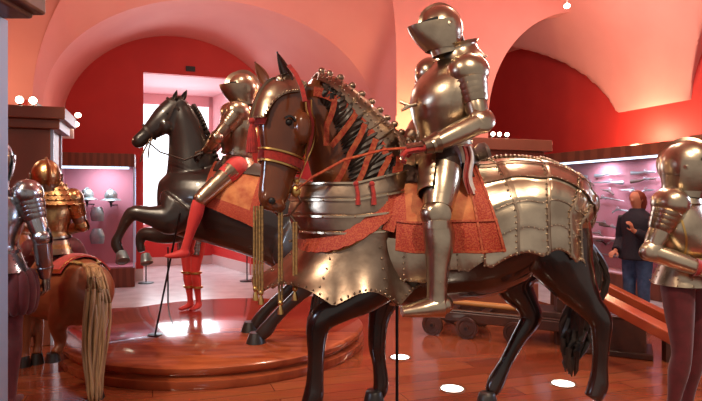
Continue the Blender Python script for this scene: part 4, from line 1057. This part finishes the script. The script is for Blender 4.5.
J = dict(cf=V((-.96,-.25,0)), hf=V((-.95,-.28,-.08)), pel=P(237,162,5.58), chest=P(240,128,5.58), neck=P(244,105,5.58), head=P(243,90,5.56), hk=1.0, comb=.04, tw=1.12,
  sh=[P(232,113,5.80), P(238,113,5.36)], el=[P(222,138,5.9), P(217,137,5.25)], wr=[P(212,150,5.75), P(208,150,5.34)],
  hd=[V((-.8,-.2,-.3)), V((-.8,.1,-.3))], palm=[V((0,0,-1)), V((0,.3,-1))],
  hip=[P(238,168,5.75), P(236,167,5.40)], kn=[P(204,200,5.98), P(201,199,5.21)], an=[P(190,248,5.96), P(185,249,5.19)], to=[P(172,254,5.96), P(165,256,5.18)], legf=V((-1,0,.3)))
t = thing('mounted_knight', 'suit of armour with red stockings riding the black rearing horse', 'knight', P(237,162,5.6))
knight(t, J, M['steel'], M['steel_dark'], (M['steel_dark'], M['leather']), hose=M['redhose'], legs=False, tass=False, k=1.06)
for s in (0, 1):
    hp, kn = J['hip'][s], J['kn'][s]; th = (kn-hp).normalized()
    plates(t, 'cuisse', hp+th*.05, kn-th*.02, .095, .072, NEAR, M['steel'], 4)
    m = MB(); m.ell(kn, (.072,.072,.072), 16, 10); m.build('poleyn', M['steel'], t)
m = MB(); m.rod([P(203,153,5.30), P(185,160,5.30), P(160,152,5.38), P(148,142,5.42)], .008); m.build('rein', M['leather'], B)
# slanting stay rod
c = P(155,335,5.68); c.z = .2; m = MB(); m.rod([c, P(180,213,5.25)], .010); m.lathe(c, [(.07,0),(.07,.01),(.012,.02)], 18)
tag(m.build('support_rod', M['iron']), 'thin black slanting rod from round plinth to chest of the black horse', 'support rod')

# ================================================================== CHESTNUT HORSE AT THE LEFT
hc = P(80, 197, 4.5); hc.z = 0
Cn = thing('horse', 'chestnut horse seen from behind with a long fair tail, at far left', 'horse', hc)
LT = V((-.75,-.66,0))
lt = Tube([SEC(96,283,4.32,.04,.05,LT), SEC(93,287,4.36,.17,.19,LT), SEC(82,291,4.5,.22,.27,LT), SEC(66,290,4.75,.23,.28,LT), SEC(50,289,4.95,.22,.27,LT), SEC(36,287,5.15,.2,.26,LT), SEC(26,284,5.3,.13,.2,LT)], LT, -1)
b = MB(); lt.mesh(b, 5, 24)
def leg3(pts): Tube([SEC(*q) for q in pts], LT, -1).mesh(b, 6, 14)
leg3([(76,292,4.40,.13,.21),(66,308,4.42,.11,.15),(58,322,4.48,.075,.09),(60,336,4.55,.055,.065),(60,346,4.55,.04,.045),(55,354,4.5,.045,.05)])
leg3([(95,292,4.45,.12,.2),(96,315,4.5,.10,.14),(97,335,4.52,.065,.08),(100,348,4.54,.05,.065),(99,365,4.5,.038,.045),(97,380,4.48,.045,.05),(96,388,4.45,.045,.045)])
leg3([(28,300,5.3,.10,.16),(26,322,5.3,.07,.09),(25,338,5.3,.05,.06),(25,352,5.3,.04,.04),(24,360,5.28,.045,.045)])
leg3([(34,300,5.3,.10,.16),(36,318,5.4,.07,.09),(38,332,5.4,.05,.06),(38,345,5.4,.04,.04),(37,354,5.38,.045,.045)])
nk = Tube([SEC(26,276,5.25,.13,.25,LT), SEC(18,246,5.4,.11,.2,LT), SEC(8,216,5.5,.09,.14,LT), SEC(-2,202,5.55,.07,.1,LT), SEC(-14,215,5.55,.06,.1,LT), SEC(-24,238,5.5,.045,.06,LT)], LT, -1)
nk.mesh(b, 5, 18); b.build('body', M['chestnut'], Cn, remesh=.014, sm=4)
for px, Y in ((96,4.45),(24,5.28),(37,5.38)):
    c = P(px, 197, Y); c.z = 0; m = MB(); m.lathe(c, [(.065,0),(.06,.03),(.045,.10)], 16); m.build('hoof', M['hoof'], Cn)
m = MB(); m.lathe(P(53,359,4.5), [(.045,.05),(.06,-.02),(.0,-.02)], 16); m.build('hoof', M['hoof'], Cn)
m = MB()
for i in range(44):
    a = 2*pi*i/44; rr = random.uniform(.2, 1)**.7; w0 = random.uniform(0, 6); pts = []; L = random.uniform(.9, 1)
    T = Tube([(P(*q), .01, .01) for q in ((88,264,4.32),(95,272,4.2),(97,305,4.14),(95,345,4.1),(94,380,4.08),(95,404,4.07))], NEAR)
    for k in range(13):
        q = k/12*L; c = T._i(T.c, q*5); w = .25+1.0*sin(pi*min(1, q*.95+.02))**.8; pts.append(c+V((.068*cos(a)*rr*w+.012*sin(q*11+w0), .06*sin(a)*rr*w, 0)))
    m.rod(pts, [.010]+[.012]*11+[.003], 6)
m.build('tail', M['blond'], Cn)
for sg in (1, -1):
    m = MB(); m.sheet(lambda x, y, sg=sg: lt.pt(1.6+1.6*x, sg*(0+1.0*y), .03), 16, 16, .012, mfn=lambda x, y: 1 if (y > .88 or x < .08) else 0); m.build('saddle_cloth', [M['redcloth'], M['gold']], Cn)
m = MB(); lt.strap(m, [(1.7,.5),(1.1,.4),(.6,.1)], .03, .01, .008); lt.strap(m, [(1.7,-.5),(1.1,-.4),(.6,-.1)], .03, .01, .008); m.build('crupper_strap', M['cord'], Cn)
fw = V((-.45,.89,0))
def sd_(c, l, f): r = fw.cross(V((0,0,1))); return c+r*l+fw*f
pl = P(52,248,4.65)
J = dict(cf=fw, hf=V((-.6,.8,0)), pel=pl+V((0,0,.02)), chest=pl+V((-.02,0,.30)), neck=pl+V((-.03,0,.47)), head=P(46,179,4.62), hk=1.0, comb=.02, tw=1.0)
J['sh'] = [sd_(J['chest'], .17, 0)+V((0,0,.10)), sd_(J['chest'], -.17, 0)+V((0,0,.10))]; J['el'] = [sd_(J['chest'], .24, .02)-V((0,0,.12)), sd_(J['chest'], -.24, .02)-V((0,0,.12))]
J['wr'] = [sd_(J['chest'], .15, .22)-V((0,0,.16)), sd_(J['chest'], -.15, .22)-V((0,0,.16))]; J['hd'] = [fw, fw]; J['palm'] = [V((0,0,-1))]*2
J['hip'] = [sd_(pl, .15, 0), sd_(pl, -.15, 0)]; J['kn'] = [sd_(pl, .30, .16)-V((0,0,.28)), sd_(pl, -.30, .16)-V((0,0,.28))]
J['an'] = [sd_(pl, .31, .10)-V((0,0,.62)), sd_(pl, -.31, .10)-V((0,0,.62))]; J['to'] = [sd_(pl, .32, .25)-V((0,0,.68)), sd_(pl, -.32, .25)-V((0,0,.68))]
t = thing('mounted_knight', 'gilt suit of armour with scaled collar seen from behind, riding the chestnut horse', 'knight', pl)
knight(t, J, M['gilt'], M['steel_dark'], (M['gilt'], M['leather']), hose=M['maroon'], legs=False, tass=False, k=.9)
nb = J['neck']+V((0,0,.06)); r_ = fw.cross(V((0,0,1)))
for i in range(5):
    m = MB(); z0 = nb+V((0,0,.035-.040*i)); f0, f1 = .090+.028*i, .122+.030*i
    limb(m, [(z0, f0*1.1, f0*.85), (z0-V((0,0,.045)), f1*1.1, f1*.88)], r_, 3, 36)
    rivets(m, [z0-V((0,0,.038))+r_*(f1*1.12*sin(a))+fw*(f1*.9*cos(a)) for a in [2*pi*j/24 for j in range(24)]], .008); m.build('collar_lame', M['gilt'], t)
m = MB()
for j in range(7):
    a = pi*j/7; d = r_*cos(a)+fw*sin(a); m.rod([J['head']+V((0,0,.02))+d*(.106*cos(q))+V((0,0,.128*sin(q))) for q in [.1+(pi-.2)*i/14 for i in range(15)]], .007, 6)
m.build('helmet_ribs', M['gilt'], t)
# ================================================================== WHEELED CARRIAGE AND SHAFTS
A = V((.95, 6.55, 0)); Bq = V((2.95, 5.55, 0)); d = (Bq-A).normalized(); sd = V((-d.y, d.x, 0)); L = (Bq-A).length; up = V((0,0,1))
wag = thing("wagon", "low dark wooden wagon with long reddish shafts, on the floor behind the large horse", "wagon", (A+Bq)/2)
def cb(a0, a1, s0, s1, z0, z1): return (A+d*(a0+a1)/2+sd*(s0+s1)/2+up*(z0+z1)/2, d*(a1-a0)/2, sd*(s1-s0)/2, up*(z1-z0)/2)
for s0 in (0, .5):
    m = MB(); m.box(*cb(-.05, L-.1, s0, s0+.10, .17, .28)); m.box(*cb(0, L-.2, s0+.02, s0+.08, .28, .30)); m.build('side_rail', M['cart'], wag, smooth=False, bevel=.012)
m = MB()
for q in (.1, .5, 1.0, 1.5): m.box(*cb(q, q+.10, .05, .55, .19, .26))
m.box(*cb(1.0, 1.7, .08, .52, .26, .36)); m.build('cross_beam', M['cart'], wag, smooth=False, bevel=.01)
m = MB(); m.rod([A+d*.15+sd*.3+up*.34, A+d*.9+sd*.25+up*.34, A+d*1.15+sd*.22+up*.34], [.03,.035,.03], 10); m.build('ochre_pole', M['ochre'], wag)
m = MB(); m.box(*cb(L-.62, L-.02, -.05, .35, .05, .38)); m.box(*cb(L-.66, L+.04, -.09, .39, .0, .06)); m.box(*cb(L-.64, L+.0, -.07, .37, .38, .40)); m.build('box', M['cart'], wag, smooth=False, bevel=.012)
for q, s in ((.02,-.05),(.02,.65),(.42,-.05),(.42,.65),(.95,-.05),(1.62,-.06)):
    c = A+d*q+sd*s+up*.12; m = MB(); m.lathe(c, [(.0,-.025),(.12,-.025),(.125,-.01),(.125,.01),(.12,.025),(.09,.025),(.085,.012),(.03,.012),(.03,.035),(.0,.035)], 28, axis=-sd)
    m.build('wheel', M['cart'], wag)
    m = MB(); m.lathe(c-sd*.035, [(.0,-.005),(.018,-.005),(.018,.01),(.0,.01)], 12, axis=-sd); m.rod([c-sd*.02, c+sd*.1], .015); m.build('axle', M['iron'], wag)
for a, b2, w, h in ((P(556,262,6.75), P(668,318,5.45), .055, .045), (P(560,277,6.1), P(706,354,4.55), .075, .05)):
    b3 = b2+(b2-a).normalized()*(.35 if w < .06 else .6); q = (b3-a).normalized(); s2 = q.cross(up).normalized(); u2 = s2.cross(q)
    m = MB(); m.box((a+b3)/2, q*((b3-a).length/2), s2*w, u2*h); m.build('shaft', M['beam'], wag, smooth=False, bevel=.012)
    MB().box((a.x, a.y, a.z/2), (.05,0,0), (0,.05,0), (0,0,a.z/2)).build('shaft_post', M['cart'], wag, smooth=False)
    if w < .06: MB().box((b2.x, b2.y, b2.z/2), (.04,0,0), (0,.04,0), (0,0,b2.z/2)).build('shaft_post', M['cart'], wag, smooth=False)

# ================================================================== VISITOR
YV = 7.0
pv = P(637, 197, YV); pv.z = 0
vis = thing('person', 'person with auburn hair in dark coat and blue jeans, standing before the guns showcase', 'person', pv)
LV = V((.55,-.83,0))     # lateral (their left, towards us)
FV = V((-.83,-.55,0))*1.0
g = lambda l, f, z: V((pv.x, pv.y, 0))+LV*l+FV*f+V((0,0,z))
b = MB()
limb(b, [(g(0,0,.86),.14,.10),(g(0,0,.95),.155,.12),(g(0,0,1.08),.13,.10),(g(0,0,1.25),.155,.11),(g(0,0,1.36),.15,.09),(g(0,0,1.42),.07,.06),(g(0,.01,1.47),.05,.055),(g(0,.02,1.53),.06,.075),(g(0,.02,1.60),.072,.09),(g(0,.01,1.655),.045,.055)], LV)
b.ell(g(0,.115,1.555), (.014,.014,.022), 8, 6)
for s in (-1, 1):
    limb(b, [(g(s*.085,0,.90),.085,.10),(g(s*.09,0,.70),.075,.08),(g(s*.09,.01,.48),.055,.06),(g(s*.09,-.01,.34),.055,.06),(g(s*.09,0,.10),.035,.04)], LV)
    limb(b, [(g(s*.09,-.06,.04),.03,.03),(g(s*.09,0,.05),.04,.045),(g(s*.09,.12,.035),.042,.03),(g(s*.09,.17,.03),.03,.02)], LV)
    b.ell(g(s*.074,.01,1.565), (.012,.012,.028), 8, 6)
limb(b, [(g(.15,0,1.34),.055,.055),(g(.20,-.02,1.2),.045,.045),(g(.22,-.02,1.06),.04,.04),(g(.16,.14,1.12),.036,.036),(g(.08,.24,1.20),.027,.027)], FV)
limb(b, [(g(-.15,0,1.34),.055,.055),(g(-.20,-.02,1.2),.045,.045),(g(-.22,-.02,1.06),.04,.04),(g(-.2,.1,.96),.032,.032),(g(-.18,.18,.92),.025,.025)], FV)
hand(b, g(.08,.24,1.20), V((-.3,-.3,.55)), V((-.6,.4,0)), .95, .5)
hand(b, g(-.18,.18,.92), FV-V((0,0,.3)), V((0,0,-1)), .95, .6)
b.build('body', M['skin'], vis, remesh=.009, sm=1)
m = MB()
limb(m, [(g(0,0,.82),.225,.185),(g(0,0,.98),.195,.16),(g(0,0,1.10),.175,.145),(g(0,0,1.27),.195,.15),(g(0,0,1.37),.18,.12),(g(0,0,1.43),.10,.09),(g(0,0,1.46),.085,.085)], LV, 6, 24)
for s, pts in ((1, [(.16,0,1.35),(.21,-.02,1.2),(.23,-.02,1.06),(.17,.13,1.12),(.10,.21,1.18)]), (-1, [(-.16,0,1.35),(-.21,-.02,1.2),(-.23,-.02,1.06),(-.2,.1,.96),(-.185,.16,.93)])):
    limb(m, [(g(*p), r, r) for p, r in zip(pts, (.08,.07,.065,.058,.052))], FV, 5, 14)
m.build('coat', M['coat'], vis, remesh=.012, sm=3)
m = MB()
for s in (-1, 1): limb(m, [(g(s*.07,0,.92),.115,.13),(g(s*.09,0,.72),.095,.10),(g(s*.092,.01,.48),.072,.078),(g(s*.092,0,.25),.065,.07),(g(s*.092,0,.09),.06,.065)], LV, 6, 18)
m.build('jeans', M['jeans'], vis, remesh=.012, sm=3)
m = MB()
m.ell(g(0,-.012,1.60), (.092,.092,.085), 18, 12); limb(m, [(g(0,-.05,1.61),.085,.06),(g(0,-.075,1.52),.085,.05),(g(0,-.08,1.44),.06,.035)], LV)
m.build('hair', M['redhair'], vis)
for s in (-1, 1):
    m = MB(); limb(m, [(g(s*.092,-.075,.03),.035,.03),(g(s*.092,-.02,.045),.046,.048),(g(s*.092,.10,.035),.048,.035),(g(s*.092,.19,.028),.034,.022)], LV, 5, 14); m.build('shoe', M['leather'], vis)
# ================================================================== LIGHT
def light(kind, name, loc, energy, col=(1,1,1), size=.2, tgt=None, spot=None, blend=.6):
    d = bpy.data.lights.new(name, kind); d.energy = energy; d.color = col
    if kind == 'AREA': d.size = size
    else: d.shadow_soft_size = size
    if kind == 'SPOT': d.spot_size = R(spot or 60); d.spot_blend = blend
    o = bpy.data.objects.new(name, d); COL.objects.link(o); o.location = loc
    if tgt is not None: o.rotation_euler = (V(tgt)-V(loc)).to_track_quat('-Z', 'Y').to_euler()
    return o
WARM, COOL = (1,.80,.58), (.72,.84,1)
# ceiling track spots over the figures
for i, (loc, tg, e, a) in enumerate([((-1.6,.9,4.4),(-.2,3.5,1.3),300,48), ((1.2,.7,4.6),(1.3,3.5,1.3),330,48), ((2.6,1.4,4.6),(2.2,3.6,1.4),200,45),
        ((-3.2,2.4,4.8),(-1.6,5.6,1.6),420,48), ((-3.4,1.4,4.4),(-2.3,4.2,1.3),220,42), ((1.8,5.2,4.8),(1.6,3.5,1.3),150,60), ((3.6,4.0,4.6),(2.9,6.0,.5),160,60), ((.2,6.0,4.7),(-.8,6.0,.2),180,60), ((-1,4.3,4.8),(-1.6,5.0,.2),140,50)]):
    light('SPOT', 'track_spot', loc, e, WARM, .05, tg, a)
light('SPOT', 'right_daylight', (5.6, 4.6, 2.6), 330, (.55,.75,1), .5, (1.9,3.5,.9), 60)
light('SPOT', 'left_cool_fill', (-3.6, 1.6, 2.6), 120, (.6,.78,1), .3, (-1.5,3.0,1.6), 60)  # cool spot added on the left; no window stands here
light('SPOT', 'left_cool_fill', (-1.1,.5,2.7), 30, (.6,.8,1), .2, (-1.4,2.2,1.6), 30)  # narrow cool spot added to brighten the blue post
# daylight through the window
light('AREA', 'window_daylight', W(.5, 13.5, 2.4), 75, (.88,.93,1), 1.9, W(.9, 8, 1.2))
# lamps on the showcases throw light up onto vaults, then added vault fills
light('POINT', 'island_lamp_glow', W(3.9, 7.6, 2.72), 55, (1,.62,.25), .08)
light('POINT', 'right_case_glow', W(7.45, 7.15, 2.62), 60, (1,.72,.42), .06)
light('POINT', 'left_pillar_glow', W(-2.3, 7.3, 3.0), 45, (1,.66,.38), .1)
light('POINT', 'vault_fill', W(1.0, 7.6, 3.9), 45, (1,.84,.74), .3)  # from here on, points without fixture, added to brighten the vaults
light('POINT', 'vault_fill', W(4.4, 5.2, 3.8), 110, (1,.86,.78), .3)
light('POINT', 'vault_fill', W(6.2, 6.6, 4.1), 40, (1,.82,.72), .3)
light('AREA', 'right_case_tube', W(7.5, 8.0, 2.18), 14, (.9,.88,1), .3, W(7.7, 8.0, 1))
light('AREA', 'right_case_tube', W(7.5, 6.9, 2.18), 10, (.9,.88,1), .3, W(7.7, 6.9, 1))
light('AREA', 'left_case_tube', W(-.8, 10.95, 2.08), 14, (.9,.9,1), .4, W(-.8, 11.3, 1))
w = bpy.data.worlds.new('hall'); sc.world = w; w.use_nodes = True
w.node_tree.nodes['Background'].inputs[0].default_value = (.66,.56,.50,1); w.node_tree.nodes['Background'].inputs[1].default_value = .55
# ================================================================== CAMERA
cd = bpy.data.cameras.new('camera'); cam = bpy.data.objects.new('camera', cd); COL.objects.link(cam)
cam.location = (0,0,CH); cam.rotation_euler = (pi/2,0,0); cd.sensor_width = 36; cd.lens = 36*F/702; cd.shift_y = -3.5/702; cd.clip_start = .02
sc.camera = cam
sc.view_settings.view_transform = 'Standard'; sc.view_settings.look = 'None'; sc.view_settings.gamma = 1; sc.view_settings.exposure = .22
